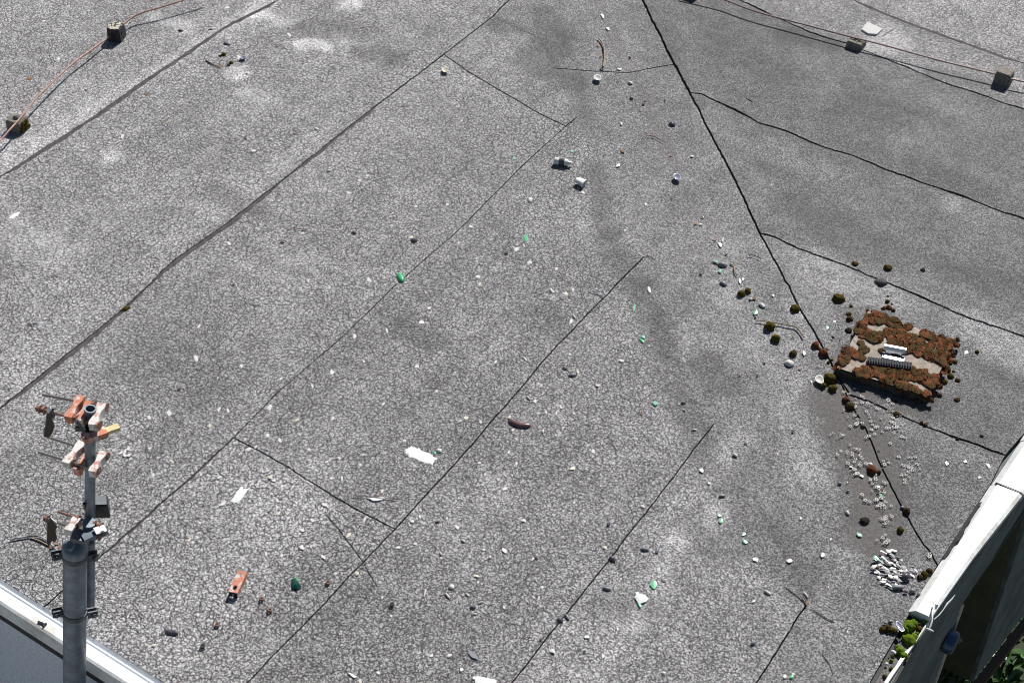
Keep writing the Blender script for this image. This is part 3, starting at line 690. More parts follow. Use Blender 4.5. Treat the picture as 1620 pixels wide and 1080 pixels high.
def said(x, y, skip=8, k=0):
    _, n, a, b = sorted((math.hypot(x-a, (y-b)*1.25), n, a, b) for n, a, b in LM if math.hypot(x-a, y-b) > skip)[k]; dx, dy = x-a, (y-b)*1.25; d = math.hypot(dx, dy)
    an = math.degrees(math.atan2(-dy, dx)) % 360
    word = ['right of', 'up and right of', 'above', 'up and left of', 'left of', 'down and left of', 'below', 'down and right of'][int((an+22.5)//45) % 8]
    return f"{'close ' if d < 45 else ''}{word} {n}"
def place(me, name, x, y, wm, hm, rot=0, z=0.010, zs=None, base=None):
    p = base if base is not None else at(x, y)
    o = link(name, me); o.location = (p[0], p[1], (p[2] if base is not None else ground(p[0], p[1]))+z)
    o['spot_x'], o['spot_y'] = float(x), float(y)
    o.rotation_euler = (0, 0, rot); o.scale = (wm, hm, zs if zs is not None else (wm+hm)/2)
    return o
VIEW_ROT = math.atan2(_r[1], _r[0])                    # turns local x to the picture's sideways direction
rc = random.Random(21)
def cushion(x, y, d, kind='moss_brown', label=None, base=None, z=None):
    s1, s2 = scale_at(x, y); r = d/s1/2
    o = place(rc.choice(CUSH[kind]), 'moss_cushion', x, y, r, r*rc.uniform(.85, 1.1), rc.uniform(0, 6), r*0.30+0.004 if z is None else z, r*rc.uniform(1.1, 1.4), base)
    col = {'moss_olive': 'olive', 'moss_rust': 'rusty', 'moss_brown': 'brown', 'moss_dark': 'dark dead', 'moss_green': 'bright green'}[kind]
    size = 'tiny' if d < 6.5 else 'small' if d < 11 else 'round' if d < 15 else 'large'
    tag(o, label or f"{size} {col} moss cushion {where(x, y)}", 'moss', 'moss cushions on the felt')
    return o
for x, y, d, k in [(1352,421,12,'moss_olive'),(1404,428,14,'moss_olive'),(1459,431,10,'moss_dark'),(1326,476,19,'moss_olive'),(1346,487,7,'moss_brown'),(1342,500,9,'moss_olive'),(1343,508,11,'moss_brown'),
 (1342,526,12,'moss_dark'),(1317,536,6,'moss_dark'),(1328,541,4,'moss_dark'),(1289,549,13,'moss_rust'),(1302,562,15,'moss_rust'),(1254,562,12,'moss_brown'),(1312,602,20,'moss_olive'),(1317,617,14,'moss_olive'),
 (1301,613,11,'moss_olive'),(1338,635,12,'moss_rust'),(1344,645,15,'moss_brown'),(1172,467,13,'moss_olive'),(1183,462,11,'moss_olive'),(1217,520,17,'moss_olive'),(1226,539,15,'moss_olive'),(1257,491,14,'moss_olive'),
 (1379,746,15,'moss_rust'),(1390,748,7,'moss_brown'),(1424,840,12,'moss_olive'),(1434,811,12,'moss_brown'),(1418,657,10,'moss_brown'),(1424,658,6,'moss_brown'),(1457,671,7,'moss_brown'),(1463,674,8,'moss_brown'),(1514,696,6,'moss_dark'),
 (1552,692,7,'moss_dark'),(1545,559,8,'moss_brown'),(1514,540,8,'moss_brown'),(1513,635,10,'moss_brown'),(1395,779,7,'moss_brown'),(1388,783,4,'moss_dark'),(1470,905,11,'moss_brown'),(1462,910,12,'moss_olive'),(1455,914,9,'moss_brown'),
 (199,491,9,'moss_olive'),(194,493,6,'moss_olive'),(204,489,7,'moss_olive'),(354,89,8,'moss_olive'),(348,91,5,'moss_olive'),(366,102,7,'moss_olive'),(362,106,5,'moss_brown'),(1404,471,5,'moss_brown'),(1403,480,9,'moss_brown'),
 (1405,490,10,'moss_rust'),(1412,494,8,'moss_brown'),(1391,51,5,'moss_olive'),(1365,41,4,'moss_dark'),(1361,48,4,'moss_dark'),(1383,62,4,'moss_dark'),(1388,55,3,'moss_dark'),(1450,637,13,'moss_brown'),(1462,633,8,'moss_brown'),
 (1473,625,9,'moss_brown'),(1485,628,9,'moss_brown'),(1417,637,6,'moss_dark'),(1404,615,7,'moss_dark'),(1352,597,9,'moss_brown'),(1427,632,6,'moss_brown'),(1310,575,5,'moss_brown'),(1315,572,6,'moss_olive'),
 (1508,566,7,'moss_brown'),(1510,575,9,'moss_brown'),(1503,577,8,'moss_olive'),(1512,557,6,'moss_dark'),(1489,583,11,'moss_olive'),(1497,588,13,'moss_brown'),(1503,598,12,'moss_olive'),(1514,604,9,'moss_brown'),(1493,607,11,'moss_olive'),
 (1486,614,10,'moss_brown'),(1482,599,10,'moss_olive'),(1508,590,6,'moss_brown'),(1467,671,4,'moss_dark'),(1376,741,4,'moss_brown'),(1308,555,5,'moss_rust'),(1296,553,5,'moss_rust'),(1354,425,3,'moss_dark'),(1537,565,4,'moss_dark'),
 (1397,491,8,'moss_rust'),(1410,484,5,'moss_brown'),(1499,540,9,'moss_brown')]:
    cushion(x, y, d, k)
for x, y, d, k in [(1404,996,13,'moss_brown'),(1396,997,11,'moss_olive'),(1412,999,11,'moss_olive')]:
    cushion(x, y, d, k)
for x, y, d, k in [(1438,990,20,'moss_green'),(1431,995,16,'moss_green'),(1446,986,15,'moss_green'),(1440,1013,20,'moss_green'),(1433,1010,14,'moss_green'),(1447,1007,13,'moss_green'),(1424,1030,16,'moss_green'),(1430,1038,14,'moss_green'),
                (1421,1024,11,'moss_green'),(1411,1043,6,'moss_green'),(1412,1036,6,'moss_green'),(1455,994,10,'moss_olive'),(1462,983,9,'moss_green'),(1452,1002,8,'moss_green'),(1410,1056,6,'moss_olive'),(1400,1068,7,'moss_olive'),(1395,1044,5,'moss_green'),(1455,986,7,'moss_olive'),(1447,978,8,'moss_green')]:
    p = at(x, y); p.z = -0.012; cushion(x, y, d, k, base=p)

# ------------------------------------------------------------------ shells, chips and other small debris
def chip_mesh(seed, mat, dome=0.16, th=0.05):
    r = random.Random(seed); n = r.randint(5, 8); mb = MB()
    a0 = r.uniform(0, 6)
    ring = [(math.cos(a0+2*math.pi*i/n)*r.uniform(.22, .58), math.sin(a0+2*math.pi*i/n)*r.uniform(.22, .58)) for i in range(n)]
    tl = r.uniform(-.12, .12)
    top = [(x, y, tl*x+th) for x, y in ring]; bot = [(x, y, tl*x) for x, y in ring]
    mid = [(x*.5, y*.5, tl*x*.5+th+dome) for x, y in ring]
    vs = bot+top+mid+[(0, 0, th+dome*1.2)]
    fs = [tuple(reversed(range(n)))]
    for i in range(n):
        j = (i+1) % n
        fs += [(i, j, n+j, n+i), (n+i, n+j, 2*n+j, 2*n+i), (2*n+i, 2*n+j, 3*n)]
    mb.add(vs, fs); return mb.mesh('shell_chip', mat, False)
CHIP = {m: [chip_mesh(i*7+k, m, dome=0.015+0.09*random.Random(i).random()**2, th=0.03) for i in range(10)] for k, m in enumerate(('shell_white', 'shell_heap', 'shell_cream', 'shell_pink', 'shell_grey', 'green', 'green_pale', 'orange', 'dark_bit', 'leaf', 'clear'))}
def valve_mesh(name, seed, outer, inner, up=True, teeth=0.0, elong=1.0):
    """one half of a bivalve: a teardrop bowl with a rim and thickness; up = hollow side down"""
    mb = MB(); n, m_ = 20, 6; r = random.Random(seed)
    cut = r.uniform(0, 6.28)
    out, inn = [], []
    for j in range(m_+1):
        t = j/m_
        for i in range(n):
            a = 2*math.pi*i/n
            rad = 0.5*(0.80+0.20*math.cos(a))*(1-0.25*max(0, math.cos(a))**6)
            rad *= 1-teeth*max(0, math.cos(a-cut))**3*(0.7+0.3*math.sin(5*a))
            x, y = math.cos(a)*rad*t*1.02-0.05, math.sin(a)*rad*t*0.78/elong
            z = 0.27*(1-t**2.2)
            out.append((x, y, z)); inn.append((x*.96, y*.96, max(0.0, z-0.035) if t < 1 else z-0.012))
    if not up: out = [(x, y, 0.28-z) for x, y, z in out]; inn = [(x, y, 0.28-z) for x, y, z in inn]
    def quads(o, flip):
        fs = []
        for j in range(m_):
            for i in range(n):
                k = (i+1) % n; f = (o+j*n+i, o+j*n+k, o+(j+1)*n+k, o+(j+1)*n+i); fs.append(tuple(reversed(f)) if flip else f)
        return fs
    v = out+inn; N_ = len(out)
    me = bpy.data.meshes.new(name)
    fo, fi = quads(0, False), quads(N_, True)
    rim = [(m_*n+i, m_*n+(i+1) % n, N_+m_*n+(i+1) % n, N_+m_*n+i) for i in range(n)]
    me.from_pydata(v, [], fo+fi+rim)
    me.materials.append(MAT[outer]); me.materials.append(MAT[inner])
    for k, p in enumerate(me.polygons): p.material_index = 0 if k < len(fo) else 1; p.use_smooth = True
    return me
MUS = [valve_mesh('mussel_shell', i, 'mussel_out', 'mussel_in', True, 0.35*(i % 3)) for i in range(4)]
MUSIN = [valve_mesh('mussel_shell', i+9, 'mussel_out', 'mussel_in', False, 0.3*(i % 2)) for i in range(4)]
MUSPALE = [valve_mesh('mussel_shell', i+19, 'shell_grey', 'mussel_in', True, 0.4*(i % 2)) for i in range(3)]
DISH = [valve_mesh('shell_dish', i+29, 'shell_white', 'shell_white', False) for i in range(2)]
DISHC = [valve_mesh('shell_dish', i+33, 'shell_cream', 'shell_cream', False) for i in range(1)]
COCK = [valve_mesh('shell_dish', i+39, 'shell_white', 'shell_cream', True, 0.25) for i in range(3)]
SLIV = [valve_mesh('shell_sliver', i+49, 'shell_white', 'shell_white', True, 0.75, 1.2) for i in range(3)]
SLIVP = [valve_mesh('shell_sliver', i+59, 'shell_pink', 'shell_white', True, 0.7, 1.2) for i in range(3)]
SLIVB = [valve_mesh('shell_sliver', i+69, 'razor', 'mussel_in', True, 0.6, 1.2) for i in range(3)]
rd = random.Random(5)
def small(pool, name, x, y, wpx, hpx=None, ang=None, label='', cat='shell', group=None, z=0.009, hz=None):
    """ang = the long axis in the picture, degrees anticlockwise from the right"""
    s1, s2 = scale_at(x, y); hpx = hpx or wpx
    if ang is None:
        wm, hm, rot = wpx/s1, hpx/s2, rd.uniform(0, 6.28) if abs(wpx-hpx) < 3 else VIEW_ROT
        if abs(wpx-hpx) < 3: hm = wm
    else:
        a = R_(ang); vx, vy = math.cos(a)/s1, math.sin(a)/s2
        wm = wpx*math.hypot(vx, vy); hm = hpx*math.hypot(math.sin(a)/s1, math.cos(a)/s2); rot = VIEW_ROT+math.atan2(vy, vx)
    o = place(rd.choice(pool), name, x, y, wm, hm, rot, z, hz if hz else min(wm, hm)*0.9)
    return tag(o, label, cat, group)
CH = """69,35,5;92,95,6;194,217,8;360,14,7;377,92,7;457,57,7;730,193,5;687,204,4;497,171,4;953,27,6;961,47,7;980,111,6;983,198,5;1095,249,6;978,263,8;1065,30,5;1484,220,6;226,503,4;315,518,5;362,387,7;
582,280,6;570,287,6;552,307,6;707,325,6;658,328,5;745,359,7;725,385,4;479,371,6;544,401,4;488,445,7;584,444,7;679,488,7;667,511,7;612,524,8;561,533,8;756,439,6;759,450,6;650,376,7;922,307,6;813,393,4;817,396,7;838,417,8;880,427,6;
895,467,7;906,460,5;903,510,8;1027,460,8;1021,324,6;1027,549,4;1112,344,4;1108,356,5;1139,389,7;1170,446,7;1175,443,6;1223,469,6;1479,450,4;1271,560,9;1283,605,5;1528,558,8;1524,597,6;983,572,6;1074,640,4;1109,745,10;1122,766,6;1017,802,7;
576,573,5;659,581,8;691,620,6;607,640,6;784,573,6;901,562,5;741,650,4;737,663,7;760,669,5;805,662,7;846,636,7;864,654,5;880,655,5;887,645,6;908,655,5;811,682,5;818,696,4;945,611,8;938,715,8;805,717,5;817,734,6;759,734,6;906,742,8;
640,699,5;575,721,5;570,737,5;656,739,6;898,759,4;799,774,8;755,770,5;605,778,7;908,796,5;645,754,4;914,590,7;310,568,11;382,580,6;445,600,6;525,590,9;494,612,8;427,646,10;268,656,9;237,662,8;347,649,8;361,651,6;332,675,9;238,710,8;
273,731,7;243,752,7;265,769,6;470,666,6;527,663,6;423,690,8;388,696,5;393,712,7;405,708,7;443,698,7;484,705,5;489,712,7;536,726,8;517,732,6;348,756,7;525,758,6;541,758,7;447,771,8;464,771,6;412,762,5;428,757,9;433,762,8;353,797,10;
513,800,9;439,793,6;332,736,6;316,828,7;300,855,7;440,814,8;478,840,7;449,846,7;477,867,9;492,866,5;421,877,7;446,880,8;512,883,8;495,825,6;256,888,6;153,925,5;203,976,5;339,947,5;531,909,5;552,848,11;577,823,7;590,827,5;664,819,6;
652,827,7;707,821,5;723,836,7;657,862,6;630,868,6;565,909,8;766,871,6;775,882,5;798,873,8;843,885,6;829,825,8;754,913,8;756,923,5;858,930,6;852,948,7;797,962,5;629,962,4;619,976,6;605,946,5;582,981,4;711,1038,8;683,1038,6;730,1060,8;
598,1065,7;874,1031,12;570,1079,8;925,826,5;957,867,6;928,1009,7;953,1038,8;1195,887,8;1248,889,9;1301,879,9;1166,1005,4;1192,952,6;1050,1065,7;1241,1071,7;1255,1067,5;1266,821,6;1294,825,4;1314,854,5;1362,754,7;1346,740,5;1340,764,4;
1088,949,5;400,737,4;371,712,5;385,690,4;458,744,5;474,688,4;500,745,5;398,666,4;430,620,4;409,838,4;365,870,4;380,905,4;300,700,4;320,760,4;285,690,4;540,690,4;600,600,4;620,655,4;520,640,4;345,600,4;700,560,4;720,590,4;860,590,4;
880,690,4;925,660,4;960,690,4;950,770,4;870,770,4;830,790,4;780,820,4;690,790,4;740,850,4;820,910,4;900,900,4;880,840,4;700,990,4;760,1000,4;650,1010,4;540,1000,4;480,1010,4;500,960,4;560,960,4;430,1050,4;340,1060,4;250,960,4;190,890,4;
230,840,4;270,800,4;200,800,4;1000,880,4;1060,960,4;1100,920,4;1130,980,4;1080,1020,4;1000,1040,4;1180,940,4;1230,990,4;1310,930,4;1340,1000,4;1360,930,4;1290,760,4;1230,720,4;1200,660,4;1140,640,4;1060,600,4;990,620,4;1050,700,4;
1010,750,4;1090,800,4;1150,820,4;1497,735,7;1562,738,9;1549,757,7;1527,732,6;1414,624,5""".replace('\n', '')
n_chip = 0
for it in CH.split(';'):
    x, y, d = [float(q) for q in it.split(',')]
    pool = 'shell_white' if rd.random() < 0.86 else 'shell_cream'
    size = 'tiny' if d < 5.5 else 'small' if d < 8.5 else 'broad'
    o = small(CHIP[pool], 'shell_chip', x, y, d*(0.75 if d < 4.5 else 1)*rd.uniform(0.95, 1.45), d*(0.75 if d < 4.5 else 1)*rd.uniform(0.6, 0.95), rd.uniform(0, 180),
          f"{size} {'white' if pool == 'shell_white' else 'cream'} shell chip lying {where(x, y)}", 'shell chip', 'pale shell chips scattered over the felt')
    n_chip += 1
# pieces with a shape of their own: pool, name, x, y, long, short, angle, description
SP = [(SLIV,'shell_sliver',520,272,12,6,20,'white crescent shell sliver'),(SLIV,'shell_sliver',500,206,13,7,-10,'white crescent shell sliver'),(SLIV,'shell_sliver',428,223,12,5,10,'pale crescent shell sliver with dark edge'),
 (SLIV,'shell_sliver',830,569,15,7,-50,'long white shell sliver'),(SLIV,'shell_sliver',872,462,15,9,-55,'long white pointed shell piece'),(SLIV,'shell_sliver',836,631,12,6,-40,'long white shell sliver'),(SLIV,'shell_sliver',727,669,13,6,35,'long white shell sliver'),
 (SLIV,'shell_sliver',859,684,10,6,80,'upright white shell block'),(SLIV,'shell_sliver',909,504,13,7,-50,'white hooked shell piece'),(SLIV,'shell_sliver',1098,681,13,5,0,'long white shell sliver'),(SLIV,'shell_sliver',1162,721,14,8,-30,'grey white shell sliver'),
 (SLIV,'shell_sliver',1180,702,10,6,-30,'small white shell sliver'),(SLIV,'shell_sliver',1213,938,19,8,-32,'long white pointed shell sliver'),(SLIV,'shell_sliver',1275,943,20,7,-55,'long white pointed shell sliver'),(SLIV,'shell_sliver',1083,650,10,4,-25,'thin white shell sliver'),
 (SLIV,'shell_sliver',732,857,12,6,-25,'bright oval shell piece'),(SLIV,'shell_sliver',739,942,13,5,-40,'white curved shell sliver'),(SLIV,'shell_sliver',762,954,14,5,15,'long cream shell sliver'),(SLIV,'shell_sliver',750,972,13,5,-5,'white wedge shell sliver'),
 (SLIV,'shell_sliver',936,1043,10,4,25,'white shell sliver with dark edge'),(SLIV,'shell_sliver',829,840,10,4,-5,'thin white shell sliver'),(SLIV,'shell_sliver',1340,812,12,10,-60,'white wedge shell piece'),(SLIV,'shell_sliver',1143,381,14,5,65,'long white shell sliver'),
 (SLIVP,'shell_sliver',672,940,20,7,80,'white and purple upright shell sliver'),(SLIVP,'shell_sliver',707,943,19,7,-45,'long pinkish shell sliver'),(SLIVP,'shell_sliver',697,877,10,7,-60,'pink shell stub'),(SLIVP,'shell_sliver',775,884,6,5,0,'small orange pink shell stub'),
 (SLIVP,'shell_sliver',1050,918,14,5,-20,'pinkish shell sliver'),(SLIVP,'shell_sliver',1209,575,8,6,0,'pink round shell chip'),(SLIVP,'shell_sliver',1170,595,6,5,0,'small pink shell chip'),
 (SLIVB,'shell_sliver',692,827,14,6,15,'brown curled shell sliver'),(SLIVB,'shell_sliver',849,884,10,5,-55,'brown curled shell sliver'),(SLIVB,'shell_sliver',856,1012,10,6,75,'brown shell stub on the seam'),(SLIVB,'shell_sliver',893,584,12,5,-20,'brown curled shell sliver'),
 (SLIVB,'shell_sliver',447,386,13,5,-5,'brown curled shell sliver'),(SLIVB,'shell_sliver',754,534,11,4,-40,'brown curled shell sliver'),(SLIVB,'shell_sliver',389,221,13,5,-45,'grey brown shell sliver'),(SLIVB,'shell_sliver',286,51,15,6,-10,'brown curled shell sliver'),
 (SLIVB,'shell_sliver',333,49,10,4,10,'brown shell sliver'),(SLIVB,'shell_sliver',136,145,7,4,-20,'small brown shell sliver'),(SLIVB,'shell_sliver',560,370,13,7,-10,'purplish brown shell piece'),
 (DISH,'shell_dish',945,128,17,14,0,'white round dish shaped shell'),(DISH,'shell_dish',1295,605,19,20,0,'white broken cup shaped shell beside the olive moss'),(DISHC,'shell_dish',704,115,15,14,0,'cream cup shaped shell'),
 (COCK,'shell_dish',1248,577,18,18,40,'large white fan shaped shell'),(COCK,'shell_dish',714,930,14,13,0,'bluish white fan shaped shell'),(COCK,'shell_dish',694,715,15,11,0,'white shell with a green scrap at its edge'),(COCK,'shell_dish',838,318,12,13,90,'white triangular shell'),
 (COCK,'shell_dish',1205,485,15,9,-40,'white pointed shell'),(COCK,'shell_dish',400,242,11,8,40,'white shell with dark shadowed foot'),(COCK,'shell_dish',1376,736,12,9,0,'white shell behind a rusty moss cushion'),(COCK,'shell_dish',1187,475,9,5,10,'curved white shell'),
 (COCK,'shell_dish',997,133,11,6,-15,'small white oval shell'),(COCK,'shell_dish',668,0,1,1,0,'')]
for pool, nm, x, y, L_, W_, an, d in SP:
    if d: small(pool, nm, x, y, L_, W_, an, f"{d} {where(x, y)}", 'shell', 'broken pale shells on the felt')
MU = [(MUS,655,381,13,12,40,'blue grey mussel shell'),(MUS,1063,198,14,11,10,'blue grey mussel shell'),(MUSIN,1070,285,18,16,0,'blue mussel shell lying hollow side up'),(MUSPALE,1143,421,21,12,-20,'large pearly mussel shell'),
 (MUSPALE,1144,450,16,9,-25,'grey mussel shell'),(MUS,801,403,10,6,-15,'small blue mussel piece'),(MUS,715,383,7,3,0,'small dark mussel piece'),(MUS,359,72,18,6,-8,'dark mussel piece with tail'),(MUSIN,385,96,13,8,20,'dark blue open mussel shell'),
 (MUS,50,516,13,7,-50,'dark mussel fragment'),(MUSPALE,56,513,12,6,20,'grey mussel fragment'),(MUS,284,617,12,8,60,'dark blue mussel fragment'),(MUSPALE,906,595,20,8,0,'long grey mussel shell'),(MUS,886,982,14,13,0,'dark round mussel shell'),
 (MUSPALE,897,977,17,7,-55,'purple grey mussel half'),(MUS,963,829,15,9,60,'purple mussel piece'),(MUS,969,885,18,13,-20,'dark brown mussel half across the seam'),(MUSPALE,1020,870,20,9,-10,'purple grey mussel piece'),(MUSPALE,1040,871,17,8,65,'pale purple mussel piece'),
 (MUSPALE,960,932,20,9,-10,'purple grey mussel piece with white band'),(MUS,748,962,14,8,0,'purple mussel wedge'),(MUSPALE,1081,638,11,7,0,'grey mussel piece'),(MUSPALE,1142,786,16,6,5,'white edged mussel piece'),(MUSPALE,1192,1018,15,10,30,'pale grey mussel shell'),
 (MUSPALE,1037,918,12,4,20,'thin purple mussel piece'),(MUSPALE,1427,804,10,7,0,'purplish mussel piece'),(MUSPALE,1149,403,9,4,50,'grey shell sliver'),(MUSPALE,1157,420,9,4,-40,'pale mussel sliver'),(MUSPALE,1328,766,10,6,0,'pale stone like shell with dark underside'),
 (MUS,999,157,8,5,-20,'dark shell chip with white edge'),(MUS,1198,595,5,5,0,'tiny dark shell chip'),(MUSPALE,1109,435,7,5,-40,'grey pebble like shell'),(MUSPALE,1195,503,6,4,40,'grey triangular shell chip'),(MUS,997,92,6,5,0,'dark shell chip on the rusty trail'),
 (MUSPALE,1131,417,16,4,-20,'thin brownish mussel sliver'),(MUSPALE,1341,778,8,5,0,'cream shell chip')]
for pool, x, y, L_, W_, an, d in MU:
    small(pool, 'mussel_shell', x, y, L_, W_, an, f"{d} {where(x, y, 4)}", 'mussel shell', 'mussel shells on the felt')
GR = [('green_pale',905,242,6,5),('green_pale',814,253,7,5),('green',832,379,12,6),('green_pale',1003,488,11,4),('green_pale',1017,534,6,5),('green',1015,540,9,4),('green_pale',1132,416,6,5),('green_pale',1139,431,7,6),
 ('green',1195,496,9,6),('green_pale',1308,519,6,5),('green_pale',1036,640,9,7),('green',1034,926,13,9),('green',1008,940,7,6),('green',1011,958,9,5),('green',1138,817,6,5),('green',1140,826,7,5),('green',1176,846,7,4),('green',1178,858,8,6),
 ('green',1252,1071,7,5),('green',1389,771,7,6),('green_pale',1393,786,8,6),('green_pale',1358,847,10,5),('green',687,718,5,5)]
for m_, x, y, L_, W_ in GR:
    small(CHIP[m_], 'green_glass_shard', x, y, L_*1.2, W_*1.2, rd.uniform(0, 180) if y != 488 else 75, f"{'small' if L_ < 8 else 'bright'} green {'plastic' if m_ == 'green' else 'glass'} shard {where(x, y, 3)}", 'green shard', 'green shards on the felt')
OT = [('orange',1014,176,10,4,'orange rusty scrap'),('orange',1021,160,5,4,'orange rusty crumb'),('orange',1062,248,7,5,'orange leaf scrap'),('orange',1241,170,11,9,'orange star shaped leaf'),('orange',1075,346,5,4,'rusty crumb'),('orange',1100,355,9,4,'rusty leaf scrap'),
 ('orange',1131,380,14,4,'rusty leaf litter'),('leaf',1193,474,10,5,'brown leaf scrap'),('orange',604,788,9,6,'orange twisted knot on the twine'),('orange',946,72,5,9,'orange flake beside the curved stick'),('orange',951,90,5,8,'orange flake under the curved stick'),
 ('dark_bit',1018,166,5,4,'dark crumb'),('dark_bit',457,47,6,4,'black crumb'),('dark_bit',437,76,4,3,'black crumb'),('dark_bit',466,214,5,4,'black crumb'),('dark_bit',1052,160,5,3,'black crumb'),('dark_bit',332,434,7,3,'dark brown bark bit'),('dark_bit',369,453,8,4,'black bark bit'),
 ('dark_bit',674,542,6,5,'black crumb'),('dark_bit',430,465,5,3,'black crumb'),('dark_bit',952,111,6,5,'dark moss crumb at the stick end'),('dark_bit',1254,684,7,6,'dark brown square crumb'),('dark_bit',924,1032,5,4,'black crumb'),('dark_bit',518,699,5,4,'black crumb'),
 ('dark_bit',1524,187,5,3,'black crumb'),('dark_bit',390,119,5,3,'dark crumb'),('leaf',45,60,4,3,'brown leaf crumb'),('leaf',262,194,5,3,'brown leaf crumb'),('leaf',47,127,9,6,'curled brown leaf'),('dark_bit',516,533,4,4,'dark crumb'),('dark_bit',1062,316,4,3,'dark crumb'),
 ('leaf',1014,656,6,5,'tan leaf scrap'),('dark_bit',1390,715,4,3,'dark crumb'),('shell_pink',1320,510,6,5,'pink stone chip'),('orange',1265,585,8,5,'rusty litter flake'),('orange',1245,600,6,4,'rusty litter flake'),('orange',1232,577,6,4,'rusty litter flake'),('orange',1305,560,6,4,'rusty litter flake'),
 ('orange',1308,552,7,4,'rusty moss flake'),('dark_bit',1315,541,5,4,'dark crumb'),('leaf',1312,166,8,3,'grey brown splinter'),('shell_cream',51,519,8,3,'pale shell splinter'),('dark_bit',690,497,3,3,'dark crumb'),('leaf',985,241,5,8,'thin brown twig bit'),('leaf',350,107,6,5,'beige leaf bit'),('leaf',232,151,7,3,'dry leaf bit'),
 ('dark_bit',1110,345,4,3,'dark crumb'),('leaf',270,1022,0,0,'')]
for m_, x, y, L_, W_, d in OT:
    if d: small(CHIP[m_], 'litter_scrap', x, y, L_*(.8 if m_ == 'orange' else 1.1), W_*(.7 if m_ == 'orange' else 1.1), rd.uniform(-30, 30), f"{d} {where(x, y, 2)}", 'litter', 'small scraps of litter on the felt')
small(CHIP['shell_cream'], 'shell_chip', 244, 1022, 10, 6, 30, 'cream rounded shell chip near the lower left capping right of the mast', 'shell chip', 'pale shell chips scattered over the felt')
for dx, dy, a in ((-6, 0, 60), (-1, 4, -60), (5, -6, 30), (6, 4, 20), (0, -2, 80)):
    small(CHIP['shell_white'], 'shell_chip', 198+dx, 718+dy, 9, 5, a, 'splintered white shell chip in the small heap beside the steel mast', 'shell chip', 'splintered white shell heap beside the mast', 0.012)

# the long razor shell, purple tube shell
def half_tube(x0, y0, x1, y1, r, name, mats, label, cat, curve=0.06, th=0.002):
    a, b = at(x0, y0), at(x1, y1); d = b-a; n = 14; mb = MB(); vs, fs = [], []
    t = d.normalized(); s_ = Vector((-t.y, t.x, 0))
    for i in range(n+1):
        u = i/n; c = a+d*u+s_*d.length*curve*math.sin(math.pi*u)
        rr = r*(1-abs(2*u-1)**4*0.55)
        for lay, q in ((0, rr), (1, rr-th)):
            for k in range(9):
                an = math.pi*k/8; vs.append((c.x+s_.x*math.cos(an)*q, c.y+s_.y*math.cos(an)*q, 0.009+ground(c.x, c.y)+math.sin(an)*q*0.8))
    for i in range(n):
        for lay in (0, 9):
            for k in range(8): fs.append((i*18+lay+k, i*18+lay+k+1, (i+1)*18+lay+k+1, (i+1)*18+lay+k))
        for k in (0, 8): fs.append((i*18+k, i*18+9+k, (i+1)*18+9+k, (i+1)*18+k))
    for e in (0, n):
        for k in range(8): fs.append((e*18+k, e*18+k+1, e*18+9+k+1, e*18+9+k))
    mb.add(vs, fs); return tag(mb.build(name, mats, None, True), label, cat)
half_tube(805, 667, 840, 675, 0.017, 'razor_shell', 'razor', 'long glossy brown razor shell right of the fourth seam', 'shell', -0.10)
half_tube(262, 1000, 283, 1004, 0.012, 'tube_shell', 'mussel_out', 'purple grey tube shaped shell near the lower left capping', 'shell', 0.02)

# shell heap beside the right capping: about sixty pieces one can count
rp = random.Random(12)
heap = [(1405,875),(1413,872),(1396,879),(1390,885),(1402,885),(1412,882),(1419,884),(1387,893),(1396,893),(1408,893),(1417,892),(1424,891),(1384,900),(1392,902),(1402,901),(1411,901),(1421,899),(1429,898),(1386,908),(1395,910),(1405,908),(1414,908),(1424,906),
        (1390,915),(1400,917),(1410,916),(1419,914),(1395,922),(1404,924),(1413,922),(1407,930),(1398,888),(1416,888),(1383,889),(1428,904),(1435,901),(1441,905),(1447,907),(1436,909),(1428,912),(1422,920),(1443,899),(1450,904),(1389,897),(1408,879),(1400,911),(1417,926),(1380,905),
        (1402,893),(1411,887),(1391,906),(1406,914),(1397,900),(1423,912),(1415,896),(1430,906),(1436,916),(1444,912)]
def heap_word(x, y):
    c = sorted((math.hypot(x-a, y-b), n, a, b) for n, a, b in (('the pale green shard on top', 1384, 889), ('the large purple mussel', 1432, 915), ('the long pale purple mussel', 1420, 931), ('the brown moss pair', 1463, 908), ('its upper tip', 1405, 873)))[0]
    dx, dy = x-c[2], y-c[3]; an = math.degrees(math.atan2(-dy, dx)) % 360
    return ('touching ' if c[0] < 9 else '')+['right of', 'up and right of', 'above', 'up and left of', 'left of', 'down and left of', 'below', 'down and right of'][int((an+22.5)//45) % 8]+' '+c[1]
for x, y in heap:
    m_ = rp.choice(['shell_heap', 'shell_heap', 'shell_cream', 'shell_grey', 'shell_grey', 'shell_grey', 'shell_pink', 'shell_white'])
    col = {'shell_white': 'white', 'shell_heap': 'pale', 'shell_cream': 'cream', 'shell_grey': 'grey', 'shell_pink': 'pinkish'}[m_]
    small(CHIP[m_] if rp.random() < 0.8 else MUSPALE, 'shell_piece', x+rp.uniform(-2, 2), y+rp.uniform(-2, 2), rp.uniform(8, 14), rp.uniform(3.5, 6), rp.uniform(-60, 20), f"{col} piece of the heap {heap_word(x, y)}", 'shell piece', 'shell pieces heaped beside the right capping', rp.uniform(0.008, 0.020))
small(CHIP['green_pale'], 'green_glass_shard', 1384, 889, 14, 7, -40, 'pale green glass shard on top of the shell heap', 'green shard', 'green shards on the felt', 0.03)
small(MUS, 'mussel_shell', 1432, 915, 22, 16, 20, 'large purple mussel shell on the shell heap beside the right capping', 'mussel shell', 'mussel shells on the felt', 0.02)
